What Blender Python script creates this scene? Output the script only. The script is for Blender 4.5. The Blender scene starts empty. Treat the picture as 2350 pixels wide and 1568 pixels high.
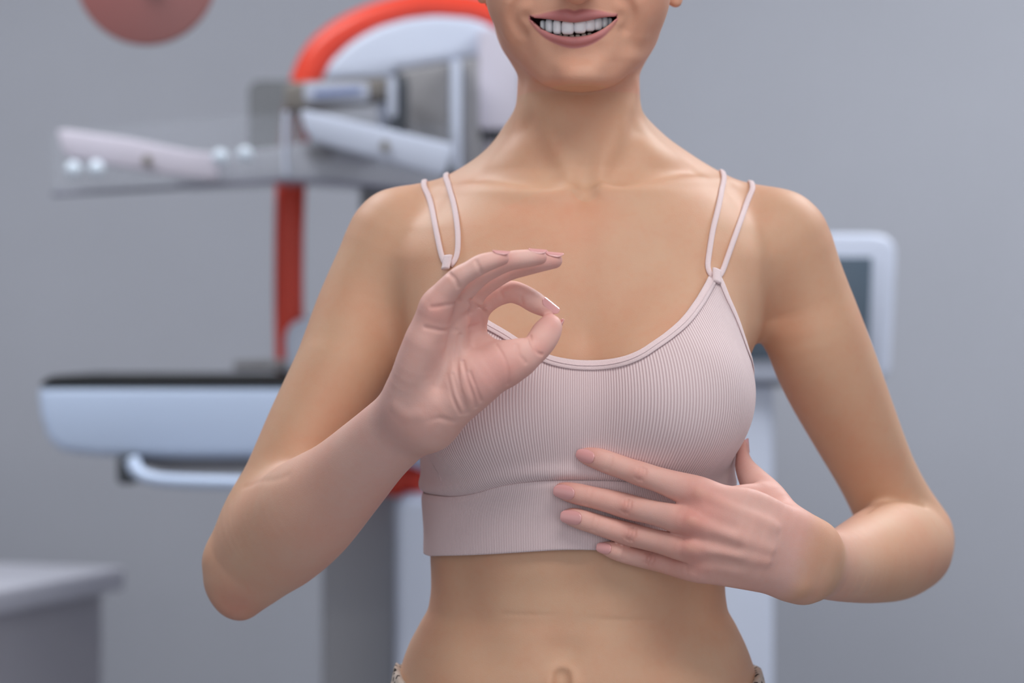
import bpy, bmesh, math, time
import numpy as np
from mathutils import Vector, Matrix

T0 = time.time()
# ------------------------------------------------------------------ camera model
FPX = 2350 * 85 / 36.0
DC = 1.913            # distance of the camera from the plane Y = 0
ZC = 1.27
CAM = np.array([0.0, -DC, ZC])


def pt(px, py, Y=0.0):
    s = (Y + DC) / FPX
    return np.array([(px - 1175.0) * s, Y, ZC - (py - 784.0) * s])


def zpx(py, Y=0.0):
    return ZC - (py - 784.0) * (Y + DC) / FPX


def xpx(px, Y=0.0):
    return (px - 1175.0) * (Y + DC) / FPX


# ------------------------------------------------------------------ smooth interpolation
def catmull(rows, sub):
    R = np.asarray(rows, float)
    n = len(R)
    out = []
    for i in range(n - 1):
        p0 = R[i - 1] if i > 0 else 2 * R[0] - R[1]
        p1, p2 = R[i], R[i + 1]
        p3 = R[i + 2] if i + 2 < n else 2 * R[-1] - R[-2]
        for k in range(sub):
            t = k / sub
            out.append(0.5 * ((2 * p1) + (-p0 + p2) * t + (2 * p0 - 5 * p1 + 4 * p2 - p3) * t * t + (-p0 + 3 * p1 - 3 * p2 + p3) * t ** 3))
    out.append(R[-1])
    return np.array(out)


def monotone(xk, yk, n=700):
    """pchip-like interpolation of knots, returned densely"""
    xk = np.asarray(xk, float); yk = np.asarray(yk, float)
    h = np.diff(xk); dl = np.diff(yk) / h
    m = np.zeros(len(xk))
    for i in range(1, len(xk) - 1):
        if dl[i - 1] * dl[i] > 0:
            w1 = 2 * h[i] + h[i - 1]; w2 = h[i] + 2 * h[i - 1]
            m[i] = (w1 + w2) / (w1 / dl[i - 1] + w2 / dl[i])
    m[0] = dl[0]; m[-1] = dl[-1]
    xs = np.linspace(xk[0], xk[-1], n)
    j = np.clip(np.searchsorted(xk, xs) - 1, 0, len(xk) - 2)
    t = (xs - xk[j]) / h[j]
    h00 = 2 * t ** 3 - 3 * t ** 2 + 1; h10 = t ** 3 - 2 * t ** 2 + t
    h01 = -2 * t ** 3 + 3 * t ** 2; h11 = t ** 3 - t ** 2
    return xs, h00 * yk[j] + h10 * h[j] * m[j] + h01 * yk[j + 1] + h11 * h[j] * m[j + 1]


def smin(a, b, k):
    h = np.clip(0.5 + 0.5 * (b - a) / k, 0, 1)
    return b + (a - b) * h - k * h * (1 - h)


# ------------------------------------------------------------------ field primitives
class Chain:
    """sweep of elliptic sections along a smooth path; stations (px, py, Y, radius_px, depth_ratio)"""
    def __init__(self, st, sub=4, world=False, margin=0.024):
        rows = []; self.margin = margin
        for s in st:
            if world:
                x, y, z, ru, rv = s
                rows.append([x, y, z, ru, rv])
            else:
                px, py, Y, r = s[:4]
                ratio = s[4] if len(s) > 4 else 1.0
                sc = (Y + DC) / FPX
                p = pt(px, py, Y)
                rows.append([p[0], p[1], p[2], r * sc, r * sc * ratio])
        self.rows = np.array(rows)
        R = catmull(rows, sub)
        A, B = R[:-1], R[1:]
        self.A = A[:, :3]; self.BA = B[:, :3] - A[:, :3]
        self.L2 = np.maximum((self.BA ** 2).sum(1), 1e-12)
        W = self.BA / np.sqrt(self.L2)[:, None]
        v = self.A - CAM; v /= np.linalg.norm(v, axis=1)[:, None]
        U = np.cross(W, v); ln = np.linalg.norm(U, axis=1)
        U[ln < 1e-3] = (1, 0, 0); U /= np.linalg.norm(U, axis=1)[:, None]
        self.W = W; self.U = U; self.V = np.cross(W, U)
        self.ru0 = A[:, 3]; self.dru = B[:, 3] - A[:, 3]
        self.rv0 = A[:, 4]; self.drv = B[:, 4] - A[:, 4]
        self.mid = self.A + self.BA / 2
        self.rad = np.sqrt(self.L2) / 2 + np.maximum(A[:, 3:5].max(1), B[:, 3:5].max(1))

    def __call__(self, X, lo, hi):
        q = np.maximum(0, np.maximum(lo - self.mid, self.mid - hi))
        keep = np.sqrt((q ** 2).sum(1)) - self.rad < self.margin
        if not keep.any():
            return None
        A, BA, L2, U, V, W = (a[keep] for a in (self.A, self.BA, self.L2, self.U, self.V, self.W))
        r0, dr, v0, dv = (a[keep] for a in (self.ru0, self.dru, self.rv0, self.drv))
        P = X[:, None, :] - A[None]
        t0 = (P * BA).sum(2) / L2
        Q = P - t0[..., None] * BA
        rho = np.sqrt((Q ** 2).sum(2))
        t = np.clip(t0 + rho * (dr + dv) * 0.5 / L2, 0, 1)
        Q = P - t[..., None] * BA
        ru = r0 + t * dr; rv = v0 + t * dv
        ra = np.sqrt(ru * rv)
        qu = (Q * U).sum(2); qv = (Q * V).sum(2); qw = (Q * W).sum(2)
        k0 = np.sqrt((qu / ru) ** 2 + (qv / rv) ** 2 + (qw / ra) ** 2)
        k1 = np.sqrt((qu / ru ** 2) ** 2 + (qv / rv ** 2) ** 2 + (qw / ra ** 2) ** 2)
        d = np.where(k1 > 1e-6, k0 * (k0 - 1) / np.maximum(k1, 1e-6), -ra)
        return d.min(1)


class Sections:
    """stack of horizontal superelliptic sections. rows: z, xl, xr, yfront, yback"""
    def __init__(self, rows, n=2.3):
        rows = sorted(rows)
        R = np.array(rows, float)
        self.z, self.xl = monotone(R[:, 0], R[:, 1])
        self.xr = monotone(R[:, 0], R[:, 2])[1]
        self.yf = monotone(R[:, 0], R[:, 3])[1]
        self.yb = monotone(R[:, 0], R[:, 4])[1]
        self.n = n

    def raw(self, X, z):
        xl = np.interp(z, self.z, self.xl); xr = np.interp(z, self.z, self.xr)
        yf = np.interp(z, self.z, self.yf); yb = np.interp(z, self.z, self.yb)
        hx = np.maximum((xr - xl) / 2, 1e-3); hy = np.maximum((yb - yf) / 2, 1e-3)
        u = np.abs(X[:, 0] - (xl + xr) / 2) / hx; v = np.abs(X[:, 1] - (yf + yb) / 2) / hy
        k0 = (u ** self.n + v ** self.n) ** (1 / self.n)
        k1 = np.sqrt((u / hx) ** 2 + (v / hy) ** 2)
        return np.where(k1 > 1e-4, k0 * (k0 - 1) / np.maximum(k1, 1e-4), -np.minimum(hx, hy))

    def __call__(self, X):
        z = X[:, 2]; zc = np.clip(z, self.z[0], self.z[-1])
        d = self.raw(X, zc)
        d2 = self.raw(X, zc + 0.001)
        g = np.clip((d2 - d) / 0.001, -6, 6) / (1 + (np.maximum(d, 0) / 0.006) ** 2)
        d = d / np.sqrt(1 + g * g)
        over = np.maximum(z - self.z[-1], self.z[0] - z)
        return np.where(over > 0, np.sqrt(np.maximum(d, 0) ** 2 + over ** 2), np.maximum(d, over))


def ellipsoid(X, c, r):
    q = (X - c) / r
    k0 = np.sqrt((q ** 2).sum(1)); k1 = np.sqrt(((q / r) ** 2).sum(1))
    return k0 * (k0 - 1) / np.maximum(k1, 1e-6)


def polydist(X, pts):
    d2 = np.full(len(X), 1e9)
    for a, b in zip(pts[:-1], pts[1:]):
        ba = b - a; pa = X - a
        t = np.clip((pa @ ba) / max(ba @ ba, 1e-12), 0, 1)
        q = pa - t[:, None] * ba
        d2 = np.minimum(d2, (q ** 2).sum(1))
    return d2


class Crease:
    def __init__(self, pts, w, dep):
        self.pts = np.array(pts, float); self.w = w; self.dep = dep
        if len(self.pts) == 1:
            self.pts = np.vstack([self.pts, self.pts + 1e-5])
        elif len(self.pts) > 2:
            self.pts = catmull(self.pts, 3)
        self.lo = self.pts.min(0) - 2.4 * w; self.hi = self.pts.max(0) + 2.4 * w

    def add(self, X, lo, hi, d):
        if (hi < self.lo).any() or (lo > self.hi).any():
            return d
        m = ((X > self.lo) & (X < self.hi)).all(1)
        if not m.any():
            return d
        e = polydist(X[m], self.pts) / self.w ** 2
        d = d.copy()
        d[m] += self.dep * np.exp(-e)
        return d


FAR = 0.25


def cget(ch, X, lo, hi):
    d = ch(X, lo, hi)
    return np.full(len(X), FAR) if d is None else d


# ------------------------------------------------------------------ torso, neck
def row(py, xl, xr, yf, yb, Y=0.0):
    return [zpx(py, Y), xpx(xl, Y), xpx(xr, Y), yf, yb]


torso = Sections([
    row(100, 1200, 1462, -0.012, 0.085),
    row(160, 1189, 1472, -0.014, 0.088),
    row(215, 1186, 1474, -0.018, 0.092),
    row(260, 1177, 1483, -0.022, 0.096),
    row(300, 1163, 1510, -0.024, 0.100),
    row(345, 1128, 1563, -0.026, 0.102),
    row(385, 1090, 1608, -0.028, 0.104),
    row(410, 1060, 1640, -0.034, 0.106),
    row(430, 1035, 1666, -0.041, 0.108),
    row(450, 1010, 1690, -0.049, 0.110),
    row(480, 980, 1715, -0.057, 0.112),
    row(530, 935, 1745, -0.068, 0.114),
    row(600, 905, 1768, -0.078, 0.116),
    row(740, 915, 1752, -0.092, 0.118),
    row(850, 944, 1711, -0.098, 0.116),
    row(950, 964, 1696, -0.100, 0.112),
    row(1050, 973, 1678, -0.101, 0.108),
    row(1130, 978, 1672, -0.102, 0.103),
    row(1275, 988, 1663, -0.101, 0.095),
    row(1340, 990, 1661, -0.099, 0.091),
    row(1390, 984, 1666, -0.099, 0.090),
    row(1430, 964, 1686, -0.101, 0.091),
    row(1480, 938, 1710, -0.104, 0.095),
    row(1530, 921, 1728, -0.107, 0.100),
    row(1568, 913, 1738, -0.108, 0.104),
    row(1650, 900, 1752, -0.107, 0.112),
    row(1800, 885, 1768, -0.100, 0.120),
    row(1860, 890, 1762, -0.096, 0.118),
], n=2.35)

BR = np.array([0.0605, 0.058, 0.062])
breast_c = [pt(1537, 915, -0.078), pt(1130, 915, -0.078)]
upper_slope = [Chain([(1560, 640, -0.040, 60), (1552, 760, -0.062, 115), (1540, 880, -0.072, 155)], margin=0.5),
               Chain([(1110, 640, -0.040, 60), (1118, 760, -0.062, 115), (1128, 880, -0.072, 155)], margin=0.5)]


def bust_f(X, lo, hi, d, k):
    for c, s in zip(breast_c, upper_slope):
        e = smin(ellipsoid(X, c, BR), cget(s, X, lo, hi), 0.02)
        d = smin(d, e, k)
    return d


trap = [Chain([(1470, 330, 0.052, 40), (1530, 392, 0.048, 56), (1610, 443, 0.044, 62), (1700, 492, 0.040, 68), (1775, 540, 0.036, 84)], margin=0.07),
        Chain([(1192, 330, 0.052, 40), (1150, 398, 0.048, 56), (1075, 448, 0.044, 62), (990, 488, 0.040, 64), (925, 530, 0.036, 82)], margin=0.07)]


def trunk_f(X, lo, hi):
    d = torso(X)
    for c in trap:
        d = smin(d, cget(c, X, lo, hi), 0.022)
    return d


def core_f(X, lo, hi):
    return bust_f(X, lo, hi, trunk_f(X, lo, hi), 0.030)


# ------------------------------------------------------------------ head
def chin_rows():
    out = []
    for p in (211, 210, 208, 204, 199, 194, 188, 180, 170, 160, 150):
        hw = np.interp(211 - p, [0, 1, 3, 7, 12, 17, 23, 31, 41, 51, 61], [3, 13, 27, 43, 58, 70, 83, 97, 112, 127, 141])
        u = min(1.0, (211 - p) / 33.0)
        yf = -0.0768 + 0.034 * (1 - math.sqrt(1 - (1 - u) ** 2)) + 0.0014 * max(0, (175 - p) / 25)
        yb = np.interp(209 - p, [0, 8, 20, 30, 44, 59], [-0.034, -0.028, -0.018, -0.008, 0.005, 0.020])
        Yr = (yf + 0.012) * np.clip((p - 145) / 45, 0, 1)
        out.append(row(p, 1331 - hw, 1331 + hw, yf, yb, Yr))
    return out


head = Sections(chin_rows() + [
    row(126, 1165, 1491, -0.0744, 0.045),
    row(100, 1148, 1506, -0.0740, 0.065),
    row(60, 1137, 1519, -0.0765, 0.090),
    row(20, 1128, 1527, -0.0775, 0.105),
    row(-20, 1121, 1533, -0.078, 0.115),
    row(-110, 1112, 1542, -0.076, 0.128),
    row(-200, 1110, 1545, -0.078, 0.130),
    row(-300, 1135, 1522, -0.070, 0.122),
    row(-370, 1185, 1472, -0.048, 0.102),
    row(-415, 1245, 1415, -0.015, 0.070),
    row(-432, 1310, 1350, 0.015, 0.040),
], n=2.15)
ears = [Chain([(1556, -140, 0.02, 22, 1.3), (1562, -60, 0.018, 20, 1.2), (1550, 4, 0.01, 15, 0.8)]),
        Chain([(1102, -140, 0.02, 22, 1.3), (1098, -60, 0.018, 18, 1.2), (1109, -4, 0.01, 14, 0.8)])]
nose = Chain([(1325, -150, -0.078, 18), (1325, -80, -0.092, 22), (1324, -28, -0.103, 29), (1324, -20, -0.098, 30)])
nostr = [Chain([(1290, -22, -0.088, 18), (1310, -22, -0.094, 18)]), Chain([(1358, -22, -0.088, 18), (1338, -22, -0.094, 18)])]
cheeks = [(pt(1462, -20, -0.040), np.array([0.024, 0.028, 0.030])), (pt(1188, -20, -0.040), np.array([0.024, 0.028, 0.030]))]


jaw = [Chain([(1160, 20, 0.055, 30), (1176, 78, 0.042, 34), (1205, 124, 0.018, 37), (1246, 150, -0.010, 36)], margin=0.05),
       Chain([(1495, 10, 0.055, 30), (1478, 70, 0.042, 34), (1449, 120, 0.018, 37), (1411, 148, -0.010, 36)], margin=0.05)]


EYES = [pt(1234, -112, -0.0600), pt(1416, -112, -0.0600)]


def lids(X, d):
    for c in EYES:
        q = X - c; r = np.sqrt((q ** 2).sum(1))
        if r.min() > 0.05: continue
        op = np.abs(q[:, 2] + 0.0008) - 0.0050 * np.clip(1 - (q[:, 0] / 0.0145) ** 2, 0, 1)
        d = d + 0.0035 * np.exp(-(((r - 0.019) / 0.006) ** 2)) * (q[:, 1] < 0)
        d = smin(d, r - 0.0142, 0.003)
        d = np.maximum(d, -np.maximum(np.maximum(r - 0.0135, op), q[:, 1]))
    return d


def head0_f(X, lo, hi):
    d = head(X)
    for c, r in cheeks:
        d = smin(d, ellipsoid(X, c, r), 0.022)
    for c in jaw:
        d = smin(d, cget(c, X, lo, hi), 0.010)
    return d


def march(px, py, f, y0=-0.30, y1=0.12, n=211):
    """first hit of camera rays through the pixels with the field f(X, lo, hi); nan where missed"""
    px = np.atleast_1d(np.asarray(px, float)); py = np.atleast_1d(np.asarray(py, float))
    Y = np.linspace(y0, y1, n)
    res = np.full(len(px), np.nan)
    for i in range(len(px)):
        s = (Y + DC) / FPX
        X = np.stack([(px[i] - 1175) * s, Y, ZC - (py[i] - 784) * s], 1)
        d = f(X, X.min(0), X.max(0))
        j = np.where((d[:-1] > 0) & (d[1:] <= 0))[0]
        if len(j):
            j = j[0]
            res[i] = Y[j] + (Y[j + 1] - Y[j]) * d[j] / (d[j] - d[j + 1])
    return res


def onsurf(pts, f, lift=0.0, fill=True):
    pts = np.array(pts, float)
    Y = march(pts[:, 0], pts[:, 1], f)
    bad = np.isnan(Y)
    if bad.any() and fill and not bad.all():
        Y[bad] = np.interp(np.where(bad)[0], np.where(~bad)[0], Y[~bad])
    return np.array([pt(p[0], p[1], y - lift) for p, y in zip(pts, Y)])


# mouth
up_curve = np.array([(1211, 36), (1221, 42), (1238, 42.5), (1262, 45), (1290, 49), (1318, 52), (1348, 48), (1375, 42), (1398, 39), (1412, 39), (1422, 33)])
lo_curve = np.array([(1211, 36), (1221, 45), (1238, 60), (1258, 73), (1285, 81), (1318, 84), (1350, 80), (1376, 70), (1398, 56), (1412, 43), (1422, 33)])
ucv = catmull(up_curve, 6); lcv = catmull(lo_curve, 6)


def lipchain(pts, f, lift):
    S = onsurf([p[:2] for p in pts], f, lift)
    return Chain([(p[0], p[1], s[1], p[2], p[3] if len(p) > 3 else 1.0) for p, s in zip(pts, S)])


upper_lip = lipchain([(1217, 39.5, 2.5), (1240, 38.5, 4.5), (1268, 36.5, 8.5), (1298, 35, 12), (1318, 38.5, 11.5), (1338, 35, 12), (1368, 33.5, 8.5), (1393, 34.5, 4.5), (1414, 36, 2.5)], head0_f, -0.0006)
lower_lip = lipchain([(1217, 43, 2.5), (1235, 65, 3.5), (1258, 81, 7), (1288, 92, 11), (1318, 96, 12.5), (1350, 91, 11), (1378, 78.5, 7), (1400, 61, 3.5), (1414, 43, 2.5)], head0_f, -0.0010)
_my = onsurf([(1318, 62)], head0_f)[0][1]


def mouth_f(X):
    """negative inside the mouth cavity"""
    s = FPX / (X[:, 1] + DC)
    px = X[:, 0] * s + 1175; py = 784 - (X[:, 2] - ZC) * s
    zu = np.interp(px, ucv[:, 0], ucv[:, 1]); zl = np.interp(px, lcv[:, 0], lcv[:, 1])
    d = np.maximum(zu - py, py - zl) * 0.9 / s
    d = np.maximum(d, np.maximum(1220 - px, px - 1413) / s)
    back = X[:, 1] - (_my + 0.034)
    return np.maximum(d, back)


creases = []


def head_f(X, lo, hi):
    d = head0_f(X, lo, hi)
    for c in (nose,):
        e = c(X, lo, hi)
        if e is not None: d = smin(d, e, 0.008)
    for c in nostr:
        e = c(X, lo, hi)
        if e is not None: d = smin(d, e, 0.005)
    for c in ears:
        e = c(X, lo, hi)
        if e is not None: d = smin(d, e, 0.006)
    if hi[2] > zpx(-20): d = lids(X, d)
    for c in (upper_lip, lower_lip):
        e = c(X, lo, hi)
        if e is not None: d = smin(d, e, 0.0022)
    if (hi[2] > zpx(120)) and (lo[2] < zpx(0)) and lo[1] < 0:
        m = -mouth_f(X)
        d = -smin(-d, -m, 0.0012)
    return d


# ------------------------------------------------------------------ arms (pixel edges of the photograph at each depth)
def ed(ax, ay, bx, by, Y, ratio=1.0):
    return ((ax + bx) / 2, (ay + by) / 2, Y, math.hypot(ax - bx, ay - by) / 2, ratio)


upR = Chain([(935, 545, 0.035, 88), (895, 562, 0.030, 97), ed(741, 655, 925, 733, 0.025), ed(700, 763, 902, 849, 0.018), ed(678, 818, 878, 904, 0.012),
             ed(622, 938, 808, 1022, 0.004), ed(566, 1066, 742, 1146, -0.002, 0.95), ed(520, 1150, 700, 1210, -0.002, 0.95), (572, 1262, 0.0, 88, 0.9)], margin=0.06)
foR = Chain([(549, 1353, -0.002, 69, 1.0), (570, 1320, -0.008, 85, .95), (597, 1289, -0.016, 97, 0.9), (634, 1240, -0.030, 121, 0.85), ed(590, 1118, 806, 1242, -0.055, 0.9),
             ed(690, 1062, 872, 1158, -0.088, 0.95), ed(774, 1000, 936, 1074, -0.125, 0.9), ed(838, 946, 990, 1022, -0.155, 0.78), ed(880, 912, 1035, 990, -0.175, 0.66)], margin=0.06, sub=6)
epiR = Chain([(503, 1296, -0.004, 27), (508, 1330, -0.004, 31)], margin=0.05)
upL = Chain([(1762, 556, 0.035, 92), (1798, 564, 0.032, 103), ed(1948, 655, 1758, 730, 0.040), ed(1977, 729, 1768, 822, 0.045), ed(2009, 815, 1804, 909, 0.055),
             ed(2046, 921, 1860, 1007, 0.070), ed(2090, 1040, 1926, 1118, 0.090, 0.95), ed(2135, 1130, 1962, 1190, 0.108, 0.95), (2090, 1232, 0.118, 98, 0.9)], margin=0.06)
foL = Chain([(2108, 1262, 0.118, 85, 0.9), (2085, 1258, 0.090, 103, 0.95), (2045, 1266, 0.055, 114, 0.9), (1990, 1284, 0.010, 101, 0.9), (1930, 1298, -0.040, 83, 0.85),
             (1872, 1293, -0.082, 77, 0.75), (1835, 1278, -0.100, 76, 0.62)], margin=0.06)
# ------------------------------------------------------------------ right hand (thumb and index meet)
HR = []
mR = [Chain([(955, 935, -0.180, 54, 0.75), (955, 870, -0.194, 52, 0.8), (972, 800, -0.207, 47, 0.9), (990, 735, -0.215, 40, 1.0), (1004, 698, -0.218, 32, 1.0)], margin=0.045),
      Chain([(975, 930, -0.178, 50, 0.75), (1010, 830, -0.192, 48, 0.8), (1035, 755, -0.199, 40, 0.9), (1046, 706, -0.202, 30)], margin=0.045),
      Chain([(990, 930, -0.172, 48, 0.75), (1040, 830, -0.176, 48, 0.8), (1068, 765, -0.183, 38, 0.9), (1076, 712, -0.186, 28)], margin=0.045),
      Chain([(1000, 930, -0.168, 48, 0.75), (1060, 845, -0.166, 46, 0.8), (1080, 775, -0.166, 38, 0.9), (1086, 722, -0.168, 30)], margin=0.045)]
thenar = Chain([(985, 955, -0.182, 52, 0.8), (1035, 925, -0.192, 58, 0.85), (1090, 880, -0.200, 58, 0.85), (1140, 845, -0.200, 50, 0.85), (1185, 824, -0.197, 40, 0.9)])
hthen = Chain([(940, 930, -0.188, 40), (948, 860, -0.203, 40), (972, 790, -0.212, 34)])
littleR = Chain([(1000, 702, -0.2190, 34), (1022, 671, -0.2230, 30), (1053, 638, -0.2280, 25.5), (1078, 622, -0.2300, 23), (1104, 607, -0.2310, 23), (1130, 598, -0.2310, 20), (1152, 593, -0.2300, 16.5)], sub=4)
ringR = Chain([(1040, 708, -0.202, 28), (1065, 672, -0.207, 24), (1098, 637, -0.210, 23.5), (1130, 618, -0.211, 21.5), (1168, 600, -0.212, 22.5), (1205, 594, -0.212, 21), (1238, 591, -0.211, 17)])
middleR = Chain([(1068, 708, -0.1830, 27), (1098, 668, -0.1870, 24), (1135, 641, -0.1900, 22), (1168, 624, -0.1910, 20.5), (1205, 611, -0.1920, 22.5), (1245, 602, -0.1920, 21), (1272, 598, -0.1910, 18.5)])
indexR = Chain([(1084, 716, -0.1640, 30), (1110, 700, -0.1660, 24), (1140, 680, -0.1690, 24), (1172, 670, -0.1720, 25.5), (1200, 678, -0.1730, 25), (1224, 692, -0.1740, 25), (1243, 703, -0.1750, 22), (1257, 709, -0.1750, 18)])
webR = Chain([(1078, 758, -0.178, 24), (1104, 784, -0.186, 22), (1140, 812, -0.193, 26)])
padR = Chain([(1070, 728, -0.186, 26), (1096, 726, -0.178, 22)])
thumbR = Chain([(1160, 838, -0.199, 46, 0.85), (1200, 818, -0.196, 38, 0.9), (1226, 803, -0.192, 33, 0.9), (1242, 783, -0.189, 34, 0.85), (1253, 765, -0.186, 33.5, 0.85), (1262, 751, -0.184, 29, 0.85), (1266, 744, -0.183, 23, 0.85)])
fingersR = [(littleR, 0.006), (ringR, 0.005), (middleR, 0.005), (indexR, 0.006)]


def handR_f(X, lo, hi):
    ds = [c(X, lo, hi) for c in mR]
    d = np.full(len(X), FAR)
    for e in ds:
        if e is not None: d = smin(d, e, 0.008)
    e = hthen(X, lo, hi)
    if e is not None: d = smin(d, e, 0.010)
    e = thenar(X, lo, hi)
    if e is not None: d = smin(d, e, 0.018)
    for c in (webR, padR):
        e = c(X, lo, hi)
        if e is not None: d = smin(d, e, 0.008)
    e = thumbR(X, lo, hi)
    if e is not None: d = smin(d, e, 0.008)
    base = d
    for c, k in fingersR:
        e = c(X, lo, hi)
        if e is not None:
            d = np.minimum(d, smin(base, e, k))
    return d


# ------------------------------------------------------------------ left hand, resting on the top
def bra_base(X, lo, hi):
    return core_f(X, lo, hi) - 0.0030


def rest(st, gap=0.0006, f=bra_base):
    """stations (px, py, r, ratio, extra lift): depth found so that the section lies on the surface"""
    out = []
    Y = march([s[0] for s in st], [s[1] for s in st], f)
    bad = np.isnan(Y)
    if bad.any():
        Y[bad] = np.interp(np.where(bad)[0], np.where(~bad)[0], Y[~bad])
    for s, y in zip(st, Y):
        rat = s[3] if len(s) > 3 else 1.0
        ex = s[4] if len(s) > 4 else 0.0
        out.append((s[0], s[1], y - s[2] / 2950 * rat - gap - ex, s[2], rat))
    return out


def rayL(fing, tail):
    st = [list(v) for v in rest(fing)]
    y0, y1 = st[5][2], tail[0][2]
    x0, x1 = st[5][0], tail[0][0]
    for v in st[6:]:
        v[2] = y0 + (y1 - y0) * (v[0] - x0) / (x1 - x0)
    return Chain(st + tail, margin=0.045)


indexL = rayL([(1340, 1045, 17, 0.9), (1352, 1048, 21, 0.9), (1374, 1054, 25, .9), (1402, 1064, 26.5, .9), (1436, 1076, 26.5, .95, .001), (1470, 1088, 28.5, .95, .003), (1510, 1101, 29, .95, .004), (1548, 1114, 33, .9, .006)],
              [(1602, 1133, -0.138, 40, .8), (1655, 1152, -0.139, 40, 0.75), (1720, 1172, -0.135, 50, 0.6), (1790, 1215, -0.122, 56, 0.6), (1850, 1270, -0.100, 66, 0.62)])
middleL = rayL([(1289, 1126, 18, 0.9), (1302, 1129, 22, .9), (1325, 1134, 24.5, .9), (1358, 1141.5, 25, .9), (1398, 1151, 27, .95, .001), (1436, 1161.5, 29, .95, .003), (1478, 1172, 28, .95, .005), (1520, 1182, 29.5, .92, .009)],
               [(1585, 1199, -0.145, 38, .8), (1650, 1210, -0.146, 42, 0.7), (1740, 1238, -0.139, 52, 0.62), (1850, 1285, -0.100, 66, 0.62)])
ringL = rayL([(1305, 1186, 18, 0.9), (1317, 1188, 22, .9), (1340, 1195, 24, .9), (1372, 1205, 24.5, .9), (1408, 1216, 25.5, .95, .001), (1446, 1227, 27, .95, .003), (1486, 1237, 26, .95, .005), (1522, 1246, 27.5, .92, .010)],
             [(1582, 1258, -0.143, 35, .8), (1650, 1264, -0.142, 42, 0.7), (1740, 1282, -0.134, 52, 0.62), (1850, 1290, -0.100, 66, 0.62)])
littleL = rayL([(1386, 1258, 15, 0.9), (1397, 1261, 18.5, .9), (1416, 1266, 21.5, .9), (1442, 1274, 21.5, .9), (1466, 1280, 21.5, .95, .001), (1490, 1285, 22.5, .95, .003), (1520, 1292, 23, .95, .006), (1550, 1300, 24.5, .92, .009)],
               [(1596, 1306, -0.136, 31, .8), (1650, 1308, -0.132, 36, 0.75), (1740, 1314, -0.124, 44, 0.7), (1835, 1320, -0.100, 52, 0.72)])
thumbL = Chain([(1800, 1205, -0.112, 46, 0.8), (1765, 1150, -0.098, 44, 0.85), (1732, 1107, -0.080, 34, 0.95), (1712, 1076, -0.063, 24, 1.1), (1705, 1050, -0.048, 16, 1.4), (1705, 1026, -0.036, 11.5, 1.7)])
webL = Chain([(1650, 1150, -0.128, 28, 0.6), (1700, 1145, -0.118, 32, 0.5), (1745, 1140, -0.105, 32, 0.6)])


def handL_f(X, lo, hi):
    d = np.full(len(X), FAR)
    sp = FPX / (X[:, 1] + DC)
    px = X[:, 0] * sp + 1175
    k = 0.0002 + 0.0120 * np.clip((px - 1525 + (784 - (X[:, 2] - ZC) * sp - 1180) * -0.10) / 90, 0, 1) ** 1.5
    for c in (indexL, middleL, ringL, littleL):
        e = c(X, lo, hi)
        if e is not None: d = smin(d, e, k)
    e = thumbL(X, lo, hi)
    if e is not None: d = smin(d, e, 0.012)
    e = webL(X, lo, hi)
    if e is not None: d = smin(d, e, 0.010)
    return d


# ------------------------------------------------------------------ skin details: grooves (+) and ridges (-)
def core_arm_f(X, lo, hi):
    d = core_f(X, lo, hi)
    for c in (upR, upL):
        e = c(X, lo, hi)
        if e is not None: d = smin(d, e, 0.030)
    return d


def crs(pts, w, dep, f):
    creases.append(Crease(onsurf(pts, f), w, dep))


# clavicles, notch, neck muscles
crs([(1388, 432), (1450, 436), (1520, 424), (1600, 414), (1670, 420)], 0.009, -0.0032, core_f)
crs([(1388, 418), (1450, 414), (1520, 402), (1590, 392)], 0.010, 0.0030, core_f)
crs([(1302, 436), (1240, 444), (1170, 436), (1090, 430), (1020, 436)], 0.009, -0.0030, core_f)
crs([(1300, 422), (1240, 424), (1170, 412), (1100, 404)], 0.010, 0.0030, core_f)
crs([(1346, 418), (1344, 440)], 0.010, 0.0065, core_f)
crs([(1372, 430), (1392, 360), (1425, 280), (1452, 200)], 0.009, -0.0035, core_f)
crs([(1318, 432), (1290, 370), (1255, 290), (1222, 210)], 0.009, -0.0030, core_f)
crs([(1410, 405), (1436, 360), (1460, 300)], 0.012, 0.0030, core_f)
crs([(1268, 405), (1238, 350), (1212, 290)], 0.012, 0.0030, core_f)
crs([(1345, 470), (1343, 600), (1342, 760)], 0.012, 0.0016, core_f)
# belly
crs([(1326, 1280), (1318, 1380), (1304, 1480)], 0.016, 0.0030, core_f)
crs([(1292, 1500), (1290, 1540)], 0.013, 0.0035, core_f)
crs([(1290, 1552), (1290, 1566), (1289, 1580)], 0.0042, 0.0130, core_f)
crs([(1262, 1570), (1272, 1545), (1290, 1534), (1308, 1545), (1318, 1570)], 0.0055, -0.0024, core_f)
crs([(1060, 1290), (1075, 1400), (1110, 1500)], 0.022, 0.0030, core_f)
crs([(1600, 1340), (1580, 1420), (1540, 1500)], 0.022, 0.0030, core_f)
crs([(1150, 1410), (1260, 1413), (1390, 1422), (1500, 1424)], 0.0016, 0.0005, core_f)
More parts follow.
